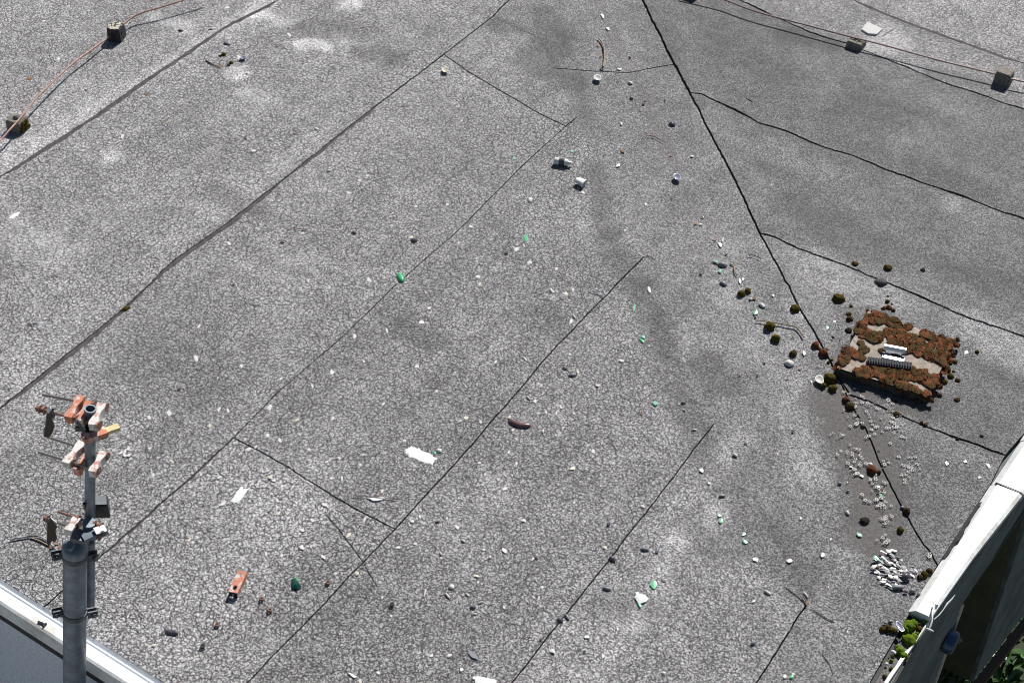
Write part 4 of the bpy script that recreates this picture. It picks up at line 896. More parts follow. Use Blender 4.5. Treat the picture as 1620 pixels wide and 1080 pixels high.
small(MUSPALE, 'mussel_shell', 1420, 931, 30, 10, 5, 'long pale purple mussel shell at the lower end of the shell heap', 'mussel shell', 'mussel shells on the felt', 0.014)
small(MUSPALE, 'mussel_shell', 1443, 936, 15, 10, 15, 'pale blue mussel piece against the right capping below the heap', 'mussel shell', 'mussel shells on the felt', 0.012)
small(MUSPALE, 'mussel_shell', 1453, 941, 12, 8, 40, 'pale mussel point touching the foot of the right capping', 'mussel shell', 'mussel shells on the felt', 0.014)
small(SLIVB, 'shell_sliver', 1432, 938, 12, 9, 10, 'brown shell lump between pale mussels below the heap', 'shell', 'broken pale shells on the felt', 0.012)
small(MUSIN, 'mussel_shell', 1421, 996, 26, 13, -65, 'large dark purple mussel shell leaning over the gutter edge', 'mussel shell', 'mussel shells on the felt', 0.020)
small(MUSPALE, 'mussel_shell', 1408, 985, 12, 8, 10, 'grey mussel piece above the brown moss by the gutter', 'mussel shell', 'mussel shells on the felt', 0.012)
small(MUSPALE, 'mussel_shell', 1399, 987, 8, 6, 0, 'small grey mussel piece by the gutter edge moss', 'mussel shell', 'mussel shells on the felt', 0.012)
small(COCK, 'shell_dish', 1413, 1032, 13, 9, -30, 'white oval shell lying on the gutter grit between green moss', 'shell', 'broken pale shells on the felt', 0.006)
small(COCK, 'shell_dish', 1402, 1050, 9, 6, 10, 'cream shell chip on the gutter grit below the white oval shell', 'shell', 'broken pale shells on the felt', 0.004)

# stones
STONE = [blob_mesh('stone', 'stone', 50+i, 2, 0.7, 0.25, 0.05) for i in range(2)]
for x, y, d, lab, mt in [(1393,449,19,'rough grey stone sitting on the seam above the mossy slab',0),(1355,657,6,'small round pebble in the diagonal seam, upper of three',1),(1360,667,8,'small round pebble in the diagonal seam, middle of three',1),(1365,675,8,'small round pebble in the diagonal seam, lowest of three',1)]:
    s1, _ = scale_at(x, y); r = d/s1/2
    tag(place(STONE[mt], 'stone', x, y, r, r*.9, 0.4, r*.3+.006, r*.9), lab, 'stone')
s1, _ = scale_at(1367, 825); o = place(CUSH['moss_dark'][1], 'dark_clod', 1367, 825, 7.5/s1, 6/s1, VIEW_ROT, 0.012, 5/s1); tag(o, 'blackish brown clod left of the diagonal seam above the shell heap', 'clod')

# lichen rosettes on the damp patch: too many to count
mb = MB(); rl = random.Random(4); zones = [(1352,640,14),(1355,672,12),(1346,720,22),(1362,740,20),(1378,655,18),(1420,690,18),(1412,668,14),(1382,684,14),(1390,770,16),(1395,790,18),(1385,800,22),(1402,822,16),(1398,850,16),(1440,740,18),(1436,755,14),(1398,735,10),(1470,880,6),(1345,625,10),(1365,640,10),(1405,640,14),(1330,690,10)]
for zx, zy, zr in zones:
    for _ in range(int(zr*0.85)):
        x, y = rl.gauss(zx, zr*.5), rl.gauss(zy, zr*.5); p = at(x, y); r = rl.uniform(0.0035, 0.0095); z = 0.0135+ground(p.x, p.y); n = 9
        seg = rl.uniform(0, 6); arc = rl.choice([n, n, 7])
        vs = []
        for k in range(n+1):
            a = seg+2*math.pi*k/n; q = 1+rl.uniform(-.15, .15)
            for rr, dz in ((r*.55*q, 0.000), (r*.82*q, 0.0012), (r*1.1*q, 0)): vs.append((p.x+math.cos(a)*rr, p.y+math.sin(a)*rr, z+dz))
        fs = []
        for k in range(arc):
            for e in (0, 1): fs.append((3*k+e, 3*k+e+1, 3*k+e+4, 3*k+e+3))
        mb.add(vs, fs)
tag(mb.build('lichen', 'lichen'), 'small white ring lichens on the damp brown felt below the mossy slab', 'lichen', kind='stuff')

# droppings
def splat(pts, name, label, mat='dropping', z=0.0095, th=0.0008, cat='bird dropping'):
    q = [at(*p) for p in pts]; c = sum(q, Vector())/len(q); rs = random.Random(len(pts)); mb = MB()
    out = []
    n = len(q)
    for i in range(n):
        a, b = q[i], q[(i+1) % n]
        for k in range(4):
            p = a.lerp(b, k/4+rs.uniform(-.06, .06)); p = c+(p-c)*(1+rs.uniform(-.17, .12)); out.append(p)
    m_ = len(out)
    vs = [(p.x, p.y, z+ground(p.x, p.y)-0.002) for p in out]+[((c+(p-c)*.9).x, (c+(p-c)*.9).y, z+th+ground(p.x, p.y)) for p in out]+[(c.x, c.y, z+th*1.4+ground(c.x, c.y))]
    fs = [(i, (i+1) % m_, m_+(i+1) % m_, m_+i) for i in range(m_)]+[(m_+i, m_+(i+1) % m_, 2*m_) for i in range(m_)]
    mb.add(vs, fs); return tag(mb.build(name, mat, None, True), label, cat)
splat([(641,713),(651,708),(662,711),(672,716),(684,722),(693,730),(684,737),(672,735),(660,731),(648,726),(642,719)], 'bird_dropping', 'large white splash of bird dropping on the felt below the centre left')
splat([(364,796),(372,783),(381,770),(386,774),(395,773),(390,781),(385,789),(376,799),(369,797)], 'bird_dropping', 'white splash of bird dropping on the felt between mast and large splash')
splat([(746,1070),(760,1071),(772,1074),(783,1075),(788,1085),(760,1090),(750,1080)], 'bird_dropping', 'white splash of bird dropping cut by the bottom edge of the view')
splat([(548,1064),(556,1066),(566,1072),(560,1074)], 'bird_dropping', 'small white dropping streak near the bottom edge of the view')
splat([(15,345),(24,338),(33,336),(30,341),(20,347)], 'paper_strip', 'white flat strip of paper on the far left felt', 'paper', cat='paper scrap')
splat([(739,1028),(748,1032),(756,1040),(757,1046),(748,1043),(741,1036)], 'dropping_smear', 'faint grey dropping smear above the bottom edge dropping', 'shell_grey', th=0.0006, cat='bird dropping')

# sticks, wires, twine
def strand(pts, r, name, mat, label, cat, z=0.014, group=None, n=6, zz=None):
    q = []
    for i, p in enumerate(pts):
        a = at(*p); q.append(Vector((a.x, a.y, ground(a.x, a.y)+(zz[i] if zz else z))))
    f = []
    for i in range(len(q)-1):
        p0, p1, p2, p3 = q[max(i-1, 0)], q[i], q[i+1], q[min(i+2, len(q)-1)]
        for k in range(5):
            t = k/5; f.append(0.5*((2*p1)+(-p0+p2)*t+(2*p0-5*p1+4*p2-p3)*t*t+(-p0+3*p1-3*p2+p3)*t**3))
    f.append(q[-1])
    rr = r if not isinstance(r, tuple) else [r[0]+(r[1]-r[0])*i/(len(f)-1) for i in range(len(f))]
    mb = MB(); mb.tube(f, rr, n); return tag(mb.build(name, mat, None, True), label, cat, group)
strand([(946,63),(953,72),(956,85),(956,98),(954,109)], (0.005, 0.007), 'stick', 'wood', 'pale curved stick lying across the valley felt near the top', 'stick', 0.018)
strand([(1195,510),(1212,512),(1230,515),(1246,518),(1258,521),(1265,528),(1271,537)], (0.003, 0.005), 'stick', 'wood', 'long grey forked stick beside the olive moss balls', 'stick', 0.016)
strand([(1165,414),(1161,425),(1162,432),(1166,438)], 0.0035, 'stick', 'wood', 'short bow shaped stick right of the pearly mussel', 'stick')
strand([(326,98),(336,104),(350,110)], (0.005, 0.003), 'twig', 'wood', 'short dark twig left of the bleached square', 'twig')
strand([(1025,217),(1037,220),(1049,227)], 0.0028, 'twig', 'orange', 'thin red brown twig in the valley below the blue grey mussel', 'twig')
strand([(464,363),(474,365),(485,366)], 0.003, 'twig', 'leaf', 'thin brown twig on the strip left of the green tube', 'twig')
mb = MB(); mb.tube([at(*q, 0.014) for q in ((936, 456), (932, 457), (932, 461), (954, 467), (957, 464), (955, 460), (952, 460))], 0.0022, 5); tag(mb.build('wire_staple', 'alu'), 'bent bright wire staple beside the fourth seam', 'wire staple')
strand([(520,786),(545,787),(570,788),(600,791),(635,793)], 0.0016, 'twine', 'twine', 'thin brown twine running past the white paper scrap', 'twine')
splat([(577,788),(590,790),(597,790),(605,789),(612,791),(600,795),(588,795)], 'paper_scrap', 'white pointed paper scrap tied in the brown twine', 'paper', 0.013, cat='paper scrap')
strand([(18,856),(40,852),(62,851),(78,860),(90,872),(100,878)], 0.0045, 'cable', 'cable', 'frayed black and white cable lying left of the mast', 'cable', 0.016)
strand([(50,853),(62,857),(76,864),(88,870)], 0.004, 'cable', 'wood', 'pale stripped strand beside the frayed cable left of the mast', 'cable', 0.012)
strand([(1270,945),(1274,952),(1275,960)], 0.0035, 'stick', 'leaf', 'short brown stick at the end of the lowest right seam', 'stick')
strand([(1181,405),(1195,408),(1203,412)], 0.002, 'crack_root', 'dark_bit', 'thin dark root thread left of the diagonal seam', 'root')
for i, (x, y, a) in enumerate([(82,868,0.4),(88,872,1.2),(94,866,2.0),(90,862,0.1),(98,870,2.6)]):
    small(CHIP['orange'], 'litter_scrap', x, y, 9, 4, a*50, 'orange leaf scrap caught in the frayed cable left of the mast', 'litter', 'orange leaf scraps in the frayed cable', 0.012)

# plastic bottle, cup, green tube, jelly lump, shard
bt = at(890, 263); bott = empty('plastic_bottle', (bt.x, bt.y, ground(bt.x, bt.y)+0.009)); tag(bott, 'clear plastic bottle with dark label lying on its side in the valley', 'bottle')
pa, pb = at(876, 261), at(903, 265); dv = (pb-pa).normalized(); up = Vector((0, 0, 0.022+bott.location.z))
def bt_tube(us, rs, nm, mt):
    mb = MB(); mb.tube([Vector((pa.x, pa.y, 0))+dv*u*(pb-pa).length+up for u in us], rs, 14); local(mb.build(nm, mt, None, True), bott)
bt_tube([0, .03, .06, .30], [.014, .020, .022, .022], 'bottle_base', 'clear'); bt_tube([.30, .62], [.0225, .0225], 'bottle_label', 'mussel_out'); bt_tube([.62, .78, .86, .90, .93], [.022, .021, .013, .010, .010], 'bottle_shoulder', 'clear')
bt_tube([.93, 1.04], [.013, .012], 'bottle_cap', 'paper')
cp = at(917, 294); cup = empty('crumpled_cup', (cp.x, cp.y, ground(cp.x, cp.y)+0.01)); tag(cup, 'crumpled white cup lying below the plastic bottle', 'cup')
mb = MB(); n = 16
vs, fs = [], []
for i, (r, h) in enumerate([(0.018, 0), (0.022, .02), (0.026, .04), (0.030, .058)]):
    for k in range(n):
        a = 2*math.pi*k/n; q = r*(1+.22*noise.noise((math.cos(a)*2, math.sin(a)*2, h*40)))
        vs.append((-0.028+h, q*math.cos(a), 0.022+q*math.sin(a)*.75))
for i in range(3):
    for k in range(n): fs.append((i*n+k, i*n+(k+1) % n, (i+1)*n+(k+1) % n, (i+1)*n+k))
fs.append(tuple(range(n))); mb.add(vs, fs); o = mb.build('cup_wall', 'paper', None, True); o.parent = cup; cup.rotation_euler = (0, 0.1, VIEW_ROT-0.5)
mb = MB(); vs = [(0.026+0.002*math.cos(3*a_), .030*math.cos(a_), 0.022+.022*math.sin(a_)) for a_ in np.linspace(0, 6.28, 13)]; mb.tube(vs, 0.0022, 5, False); o = mb.build('cup_rim', 'paper', None, True); o.parent = cup
half_tube(631, 434, 637, 447, 0.019, 'green_tube', 'green', 'bright green plastic tube lying on the third seam', 'plastic tube', 0.0)
small(CHIP['shell_grey'], 'shell_chip', 627, 448, 7, 5, 30, 'small grey chip beside the green plastic tube', 'shell chip')
small(CHIP['clear'], 'glass_lump', 1014, 946, 21, 19, 60, 'cloudy white glass lump with green shards around it', 'glass lump', None, 0.010, 0.03)
small([chip_mesh(77, 'green_dark', 0.3, 0.12)], 'glass_shard', 468, 926, 22, 20, 20, 'thick dark green bottle shard right of the orange bracket', 'glass shard', None, 0.010, 0.035)
small(CHIP['green'], 'green_glass_shard', 470, 917, 7, 4, 10, 'small green chip touching the thick dark green shard', 'green shard', 'green shards on the felt')
small(CHIP['clear'], 'crumpled_wrapper', 1136, 66, 10, 9, 0, 'tiny crumpled clear wrapper on the dark felt near the top', 'wrapper', None, 0.01, 0.02)

# orange bracket with slots
br = empty('metal_bracket', tuple(at(376, 932))); tag(br, 'orange primed metal bracket with slotted holes lying on the felt', 'bracket')
br.location.z = 0.012+ground(br.location.x, br.location.y); pa, pb = at(369, 944), at(384, 912)
br.rotation_euler = (0, 0, math.atan2((pb-pa).y, (pb-pa).x)); L_ = (pb-pa).length
def slot_plate(x0, x1, hw, s0, s1, sw, z0, z1):
    mb = MB()
    ob = [(x0, -hw), (x1, -hw), (x1, hw), (x0, hw)]
    ns = 5
    ib = []
    for k in range(ns): a = -math.pi/2+math.pi*k/(ns-1); ib.append((s1-sw+sw*math.cos(a), sw*math.sin(a)))
    for k in range(ns): a = math.pi/2+math.pi*k/(ns-1); ib.append((s0+sw+sw*math.cos(a), sw*math.sin(a)))
    rp_ = []
    for x, y in ib:
        rp_.append((min(max((x-(s0+s1)/2)*3+(s0+s1)/2, x0), x1), hw if y > 0 else -hw))
    n_ = len(ib); rp_[0] = (x1, -hw); rp_[ns-1] = (x1, hw); rp_[ns] = (x0, hw); rp_[2*ns-1] = (x0, -hw)
    for k in range(ns): rp_[k] = (x1, -hw+2*hw*k/(ns-1)); rp_[ns+k] = (x0, hw-2*hw*k/(ns-1))
    vs = [(x, y, z) for z in (z0, z1) for x, y in ib]+[(x, y, z) for z in (z0, z1) for x, y in rp_]
    fs = []
    for k in range(n_):
        j = (k+1) % n_
        fs += [(k, j, n_+j, n_+k), (2*n_+k, 3*n_+k, 3*n_+j, 2*n_+j), (n_+k, n_+j, 3*n_+j, 3*n_+k), (k, 2*n_+k, 2*n_+j, j)]
    mb.add(vs, fs); return mb
hw = 0.021
o = slot_plate(0.005, L_*.62, hw, L_*.36, L_*.54, 0.007, 0.026, 0.029).build('upper_plate', 'primer'); o.parent = br
o = slot_plate(-L_*.42, 0.0045, hw, -L_*.30, -L_*.08, 0.009, 0.026, 0.029).build('lower_plate', 'primer'); o.parent = br
mb = MB()
for sgn in (-1, 1): mb.box((0.1*L_, sgn*(hw-0.0015)+0.0, 0.0145), (L_*.52, 0.0014, 0.0112))
o = mb.build('side_flange', 'primer'); o.parent = br
e = slot_plate(0, 0.029, hw-.002, 0.007, 0.023, 0.008, -0.0015, 0.0015).build('end_plate', 'black'); e.parent = br; e.rotation_euler = (0, -math.pi/2, 0); e.location = (-L_*.43, 0, 0.0)
# rusty nuts
def nut_mesh():
    mb = MB(); vs, fs = [], []
    for r, z in ((.0115, 0), (.0115, .011), (.006, .011), (.006, 0)):
        for k in range(12):
            a = 2*math.pi*k/12; q = r/math.cos((a % (math.pi/3))-math.pi/6)*.93 if r > .008 else r
            vs.append((q*math.cos(a), q*math.sin(a), z))
    for l in range(4):
        for k in range(12): fs.append((l*12+k, l*12+(k+1) % 12, ((l+1) % 4)*12+(k+1) % 12, ((l+1) % 4)*12+k))
    mb.add(vs, fs); return mb
NUT = nut_mesh().mesh('nut', 'rust'); NUTD = nut_mesh().mesh('nut', 'dark_bit')
for x, y, me, lab in [(519,924,NUT,'rusty nut right of the dark green shard'),(414,950,NUT,'rusty nut right of the orange bracket'),(427,968,NUT,'rusty nut down and right of the orange bracket'),(344,991,NUT,'rusty nut below the orange bracket'),(321,1025,NUTD,'dark nut lowest of all near the bottom edge'),(620,959,NUTD,'dark nut on its own below the end of the short cut line')]:
    o = link('nut', me); p = at(x, y); o.location = (p.x, p.y, 0.009+ground(p.x, p.y)); o.rotation_euler = (0.15*rd.uniform(-1, 1), 0.1, rd.uniform(0, 1)); o.scale = (0.9,)*3
    tag(o, lab, 'nut', 'loose nuts on the felt')

# ------------------------------------------------------------------ lightning conductor blocks and wires
def block(px_, py_, w, d, h, mat, rot, label, hole=None, tilt=(0, 0)):
    p = at(px_, py_); e = empty('wire_block', (p.x, p.y, 0.010+ground(p.x, p.y))); tag(e, label, 'wire block', 'concrete blocks carrying the lightning wires')
    mb = MB(); mb.box((0, 0, h/2), (w/2, d/2, h/2), taper=0.93); me = mb.mesh('block_body', mat); bevel(me, 0.005, 2)
    o = link('block_body', me, e)
    if hole == 'top':
        mb = MB(); mb.tube([(0, 0, h-0.001), (0, 0, h+0.004)], 0.022, 16); link('clip_cup', mb.mesh('clip_cup', 'black', True), e)
        mb = MB(); mb.tube([(-.02, 0, h+.004), (-.008, 0, h+.013), (.008, 0, h+.013), (.02, 0, h+.004)], .003, 6); link('wire_clip', mb.mesh('wire_clip', 'galv', True), e)
    if hole == 'side':
        for sx, axis in ((1, 0), (-1, 1)):
            mb = MB()
            q = [(w/2*.965-.003, 0, h*.5), (w/2*.965+.0025, 0, h*.5)] if axis == 0 else [(0, -d/2*.965+.003, h*.5), (0, -d/2*.965-.0025, h*.5)]
            mb.tube(q, 0.020, 16); link('hole_ring', mb.mesh('hole_ring', 'black', True), e)
    e.rotation_euler = (tilt[0], tilt[1], rot); return e
block(1584.5, 134, .105, .10, .10, 'block', -0.02, 'grey concrete wire block standing tall at the right edge of the view', None)
b2 = block(1353, 77, .11, .11, .058, 'block', -0.03, 'low grey concrete wire block beside the white square slab', 'top')
block(1097, -6, .105, .10, .10, 'block', -0.02, 'wire block at the top edge of the view, mostly its shadow in sight')
b4 = block(186, 63, .095, .10, .098, 'block_black', 0.35, 'black holed wire block with a speckled white top on the left copper wire', 'side')
mb = MB()
for i in range(26):
    x, y = rd.uniform(-.042, .042), rd.uniform(-.044, .044)
    mb.prism([(x+rd.uniform(.005, .013)*math.cos(k*1.05), y+rd.uniform(.005, .013)*math.sin(k*1.05)) for k in range(6)], .0975, .0995+i*.00012)
link('pale_crust', mb.mesh('pale_crust', 'shell_cream'), b4)
b5 = block(30, 205, .105, .105, .075, 'block', 0.20, 'grey concrete wire block with a holed top and brown mossy side, far left', 'top')
for i in range(7):
    me = CUSH['moss_olive'][i % 4]; o = link('side_moss', me, b5); o.location = (.053, -.04+.012*i, .012+.022*(i % 3)); o.scale = (.012, .016, .018)
def wire(pts, r, mat, label, z):
    q = []
    for (x, y), zz in zip(pts, z): p = at(x, y, zz); q.append(p)
    f = []
    for i in range(len(q)-1):
        p0, p1, p2, p3 = q[max(i-1, 0)], q[i], q[i+1], q[min(i+2, len(q)-1)]
        for k in range(8):
            t = k/8; f.append(0.5*((2*p1)+(-p0+p2)*t+(2*p0-5*p1+4*p2-p3)*t*t+(-p0+3*p1-3*p2+p3)*t**3))
    f.append(q[-1]); mb = MB(); mb.tube(f, r, 7); return tag(mb.build('lightning_wire', mat, None, True), label, 'wire')
wire([(-60, 290), (0, 223), (14, 207), (32, 187), (60, 153), (110, 105), (150, 75), (172, 59), (197, 37), (218, 23), (250, 13), (285, 2), (330, -12)], 0.0058, 'copper', 'pinkish copper lightning wire over the two left blocks', [.09, .09, .094, .094, .086, .075, .065, .055, .060, .07, .08, .085, .09])
wire([(1080, -18), (1140, -2), (1180, 13), (1215, 24), (1280, 41), (1340, 57), (1360, 62), (1400, 72), (1480, 94), (1545, 110), (1573, 117), (1600, 125), (1640, 133)], 0.0056, 'wire_dark', 'brown lightning wire across the upper right blocks', [.085, .08, .076, .074, .074, .077, .080, .080, .078, .076, .075, .075, .075])
# white square slab beside block, with a grey concrete halo underneath
mb = MB(); q = [at(*p, 0.0) for p in ((1361, 53), (1371, 41), (1395, 52), (1386, 61), (1372, 60))]; n = len(q)
mb.add([(p.x, p.y, .02) for p in q]+[(p.x, p.y, .034) for p in q], [tuple(reversed(range(n))), tuple(range(n, 2*n))]+[(k, (k+1) % n, n+(k+1) % n, n+k) for k in range(n)])
me = mb.mesh('square_tile', 'tile_white'); bevel(me, .003); tag(link('square_tile', me), 'white square flat tile edged with moss behind the upper right wire block', 'tile')

# ------------------------------------------------------------------ mossy paving slab with metal scraps on it
LB, LT, RT, RB = at(1322, 582, 0.06), at(1374, 490, 0.06), at(1511, 540, 0.06), at(1470, 628, 0.06)
slab = empty('paving_slab', ((LB.x+RT.x)/2, (LB.y+RT.y)/2, 0)); tag(slab, 'square pale paving slab overgrown with rusty moss, near the right edge', 'paving slab')
mb = MB(); cs = [LB, RB, RT, LT]
vs = [(p.x, p.y, 0.006) for p in cs]+[(p.x, p.y, 0.060) for p in cs]
mb.add(vs, [(3, 2, 1, 0), (4, 5, 6, 7), (0, 1, 5, 4), (1, 2, 6, 5), (2, 3, 7, 6), (3, 0, 4, 7)])
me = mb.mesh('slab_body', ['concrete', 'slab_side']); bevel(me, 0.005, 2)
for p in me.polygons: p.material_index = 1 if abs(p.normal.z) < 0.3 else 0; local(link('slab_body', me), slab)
BARE = [((440,460),(660,540),24),((560,600),(1040,690),44),((900,620),(1040,690),44),((450,680),(540,660),22),((690,760),(560,690),14),((880,810),(1010,870),30),((690,470),(700,480),24),((850,345),(850,350),26),((640,300),(650,310),12),((1060,420),(1080,430),22),((410,605),(415,605),14),((630,365),(730,390),16),((540,520),(640,600),26),((960,400),(970,400),10)]
def crop(cx, cy, z): return at(1260+cx/4.91, 440+cy/4.91, z)
BR = [(crop(*a, .06), crop(*b, .06), r/4.91/270) for a, b, r in BARE]
moss = {'moss_rust': MB(), 'moss_brown': MB(), 'moss_olive': MB()}
def ico(sub_):
    bm = bmesh.new(); bmesh.ops.create_icosphere(bm, subdivisions=sub_, radius=1); v = [x.co.copy() for x in bm.verts]; f = [tuple(q.index for q in x.verts) for x in bm.faces]; bm.free(); return v, f
ICV, ICF = ico(1)
rm = random.Random(8)
n_t = 0
for _ in range(9000):
    u, v = rm.uniform(-.035, 1.05), rm.uniform(-.012, 1.035)
    over = not (0.01 < u < .99 and 0.004 < v < .99)
    if over and noise.noise((u*9, v*9, 4)) < -0.05: continue
    p = LB*(1-u)*(1-v)+RB*u*(1-v)+RT*u*v+LT*(1-u)*v
    bare = False
    for a, b, r in BR:
        ab = b-a; k = max(0, min(1, (p-a).dot(ab)/max(ab.length_squared, 1e-9)))
        if (p-a-ab*k).length < r*(1+.25*noise.noise(p*30))+0.006: bare = True
    if bare: continue
    if noise.noise((p.x*11, p.y*11, 2)) < -0.20: continue
    if n_t > 2300: break
    n_t += 1
    k = 0.5+0.5*noise.noise((p.x*7, p.y*7, 9))+rm.uniform(-.2, .2)
    key = 'moss_rust' if k < 0.66 or v < .3 and u < .7 else ('moss_brown' if k < .85 else 'moss_olive')
    r = rm.choice((rm.uniform(.004, .009), rm.uniform(.004, .009), rm.uniform(.008, .015))); hh = rm.uniform(.5, 1.0)
    if n_t % 5 == 0 and not over: r, hh, key = rm.uniform(.018, .030), .28, rm.choice(('moss_brown', 'moss_rust')); s = rm.uniform(0, 50)
    vs = []
    for q in ICV:
        kk = 1+.40*noise.noise(q*2.6+Vector((s, 0, 0)))+.18*noise.noise(q*7+Vector((0, s, 0)))
        vs.append((p.x+q.x*r*kk, p.y+q.y*r*kk, .060+.25*r+q.z*r*hh*kk-(.018 if over else 0)))
    moss[key].add(vs, ICF)
    for _k in range(6):                                           # upright moss shoots
        a, rr = rm.uniform(0, 6.28), r*math.sqrt(rm.random())
        b0 = Vector((p.x+rr*math.cos(a), p.y+rr*math.sin(a), .060+.25*r+r*hh*.75)); t = Vector((rm.uniform(-.6, .6), rm.uniform(-.6, .6), 1))*rm.uniform(.004, .010); s_ = Vector((math.cos(a*3), math.sin(a*3), 0))*.0016
        moss[key].add([b0-s_, b0+s_, b0+t], [(0, 1, 2)])
for k, m_ in moss.items():
    o = m_.build('moss_growth', k, None, True); local(o, slab); o['kind'] = 'stuff'
    o['label'] = {'moss_rust': 'rust brown moss carpet on the slab', 'moss_brown': 'dull brown moss tufts on the slab', 'moss_olive': 'olive moss tufts on the slab'}[k]
# ribbed strip
p00, p10, p11, p01 = crop(548, 650, .085), crop(895, 700, .085), crop(903, 650, .085), crop(556, 605, .085)
rib = empty('ribbed_strip', tuple((p00+p11)/2)); rib.location.z = 0.06; tag(rib, 'dark grey ribbed strip lying across the mossy slab', 'ribbed strip')
mb = MB(); vs = [Vector((*p.xy, z)) for z in (.072, .080) for p in (p00, p10, p11, p01)]
mb.add(vs, [(3, 2, 1, 0), (4, 5, 6, 7), (0, 1, 5, 4), (1, 2, 6, 5), (2, 3, 7, 6), (3, 0, 4, 7)]); local(mb.build('strip_base', 'ridge'), rib)
me_r = None
for i in range(17):
    u = (i+.5)/17; a, b = p00.lerp(p10, u), p01.lerp(p11, u); d = (b-a)*.5
    if me_r is None:
        mb = MB(); mb.box((0, 0, 0), (d.length*.96, .0042, .005), taper=.8); me_r = mb.mesh('rib', 'ridge')
    o = link('rib', me_r); c = (a+b)/2; o.location = (c.x, c.y, .0851); o.rotation_euler = (0, 0, math.atan2(d.y, d.x)); local(o, rib)
for o in list(rib.children): pass
tr = empty('metal_tray', tuple(crop(760, 580, .06))); tag(tr, 'bright aluminium channel lying behind the ribbed strip on the slab', 'metal channel')
q00, q10, q11, q01 = crop(665, 610, .075), crop(835, 645, .075), crop(850, 560, .075), crop(680, 528, .075)
mb = MB(); prof = [(0, .063), (.0, .073), (.10, .073), (.14, .067), (.52, .067), (.60, .093), (.72, .101), (.88, .101), (1.0, .090), (1.0, .063)]
vs = []
for e in (0, 1):
    a, b = (q00, q01) if e == 0 else (q10, q11)
    for v_, z in prof: c = a.lerp(b, v_); vs.append((c.x, c.y, z))
m_ = len(prof); mb.add(vs, [(k, (k+1) % m_, m_+(k+1) % m_, m_+k) for k in range(m_)]+[tuple(range(m_)), tuple(range(m_, 2*m_))])
local(mb.build('channel', 'alu'), tr)
mb = MB()
for e in (.05, .93):
    c = q00.lerp(q10, e).lerp(q01.lerp(q11, e), .45); mb.box((c.x, c.y, .072), (.007, .007, .006)); 
local(mb.build('clip', 'galv_dark'), tr)
strand([(1260+1030/4.91, 440+670/4.91), (1260+1050/4.91, 440+635/4.91), (1260+1062/4.91, 440+605/4.91)], 0.0025, 'twig', 'wood', 'thin dry twig standing in the moss right of the aluminium channel', 'twig', 0, None, 5, [.062, .075, .095])

# ------------------------------------------------------------------ torn white sealant hanging at the open end of the capping
sl = empty('torn_sealant', tuple(at(1475, 970, 0.02))); tag(sl, 'torn white sealant strands hanging off the end of the right capping', 'sealant strip')
def hang(pts, zs, r, name):
    q = [at(*p, z+.03) for p, z in zip(pts, zs)]; r = [k*.6 for k in r]; mb = MB(); mb.tube(q, r, 6); local(mb.build(name, 'cap', None, True), sl)
hang([(1479, 950), (1477, 960), (1475, 969), (1475, 980), (1472, 990), (1469, 996)], [.03, .045, .05, .045, .03, .02], [.008, .006, .008, .006, .008, .004], 'strand')
hang([(1478, 979), (1486, 972), (1493, 963), (1499, 954), (1506, 947), (1511, 940)], [.04, .05, .06, .07, .08, .09], [.004, .005, .004, .008, .006, .002], 'strand')
hang([(1466, 994), (1472, 996), (1477, 998)], [.02, .03, .02], [.006, .01, .004], 'strand')
hang([(1478, 952), (1482, 957), (1480, 963)], [.03, .045, .03], [.008, .012, .006], 'strand')

# ------------------------------------------------------------------ steel mast with old aerial clamps
PN = Vector((.843, -.538, 0)); PP0 = at(118, 1080)
def PL(px_, py_, off=0.0):
    d = Vector(ray(px_, py_)); o = Vector((0, 0, CAM_H)); t = (PP0+PN*off-o).dot(PN)/d.dot(PN)
    return o+d*t
def HZ(px_, py_, z): return at(px_, py_, z)
mast = empty('antenna_mast', tuple(at(118, 1080))); mast.location.z = -1.0
tag(mast, 'grey galvanised steel mast with rusty aerial clamps outside the lower left parapet', 'mast')
t0, t1 = PL(118, 1080), PL(118.5, 866); ax = (t1-t0).normalized(); R1 = .047
mb = MB(); mb.tube([t0-ax*1.2, t1-ax*.004], [R1, R1], 28, True); local(mb.build('thick_tube', 'galv', None, True), mast)
mb = MB(); mb.tube([t1-ax*.03, t1-ax*.028, t1+ax*.004, t1+ax*.014, t1+ax*.024, t1+ax*.030], [R1+.0005, R1+.004, R1+.004, R1*.92, R1*.6, R1*.2], 28); capo = mb.build('tube_cap', 'galv', None, True); local(capo, mast)
side = ax.cross(PN).normalized()                                 # along the picture, to one side
if side.dot(Vector(_r)) < 0: side = -side
fwd = side.cross(ax).normalized()
if fwd.dot(PN) < 0: fwd = -fwd
mb = MB(); pts = [(1.18*math.cos(a), .9*math.sin(a)) for a in np.linspace(0, 6.28, 9)[:-1]]
c = t1+ax*.026-side*.030+fwd*.005
pc_ = []
for a in np.linspace(0, 6.28, 15)[:-1]:
    q = Vector((-.021+.017*math.cos(a)*(1+.2*math.sin(3*a)), .004+.026*math.sin(a)*(1+.15*math.cos(4*a))))
    r_ = q.length/R1; pc_.append(t1+side*q.x+fwd*q.y+ax*(float(np.interp(r_, [0, .2, .6, .92, 1.0], [.031, .030, .024, .014, .004]))+.0015))
mb.add(pc_, [tuple(range(len(pc_)))]); o = mb.build('paint_patch', 'shell_cream'); local(o, mast)
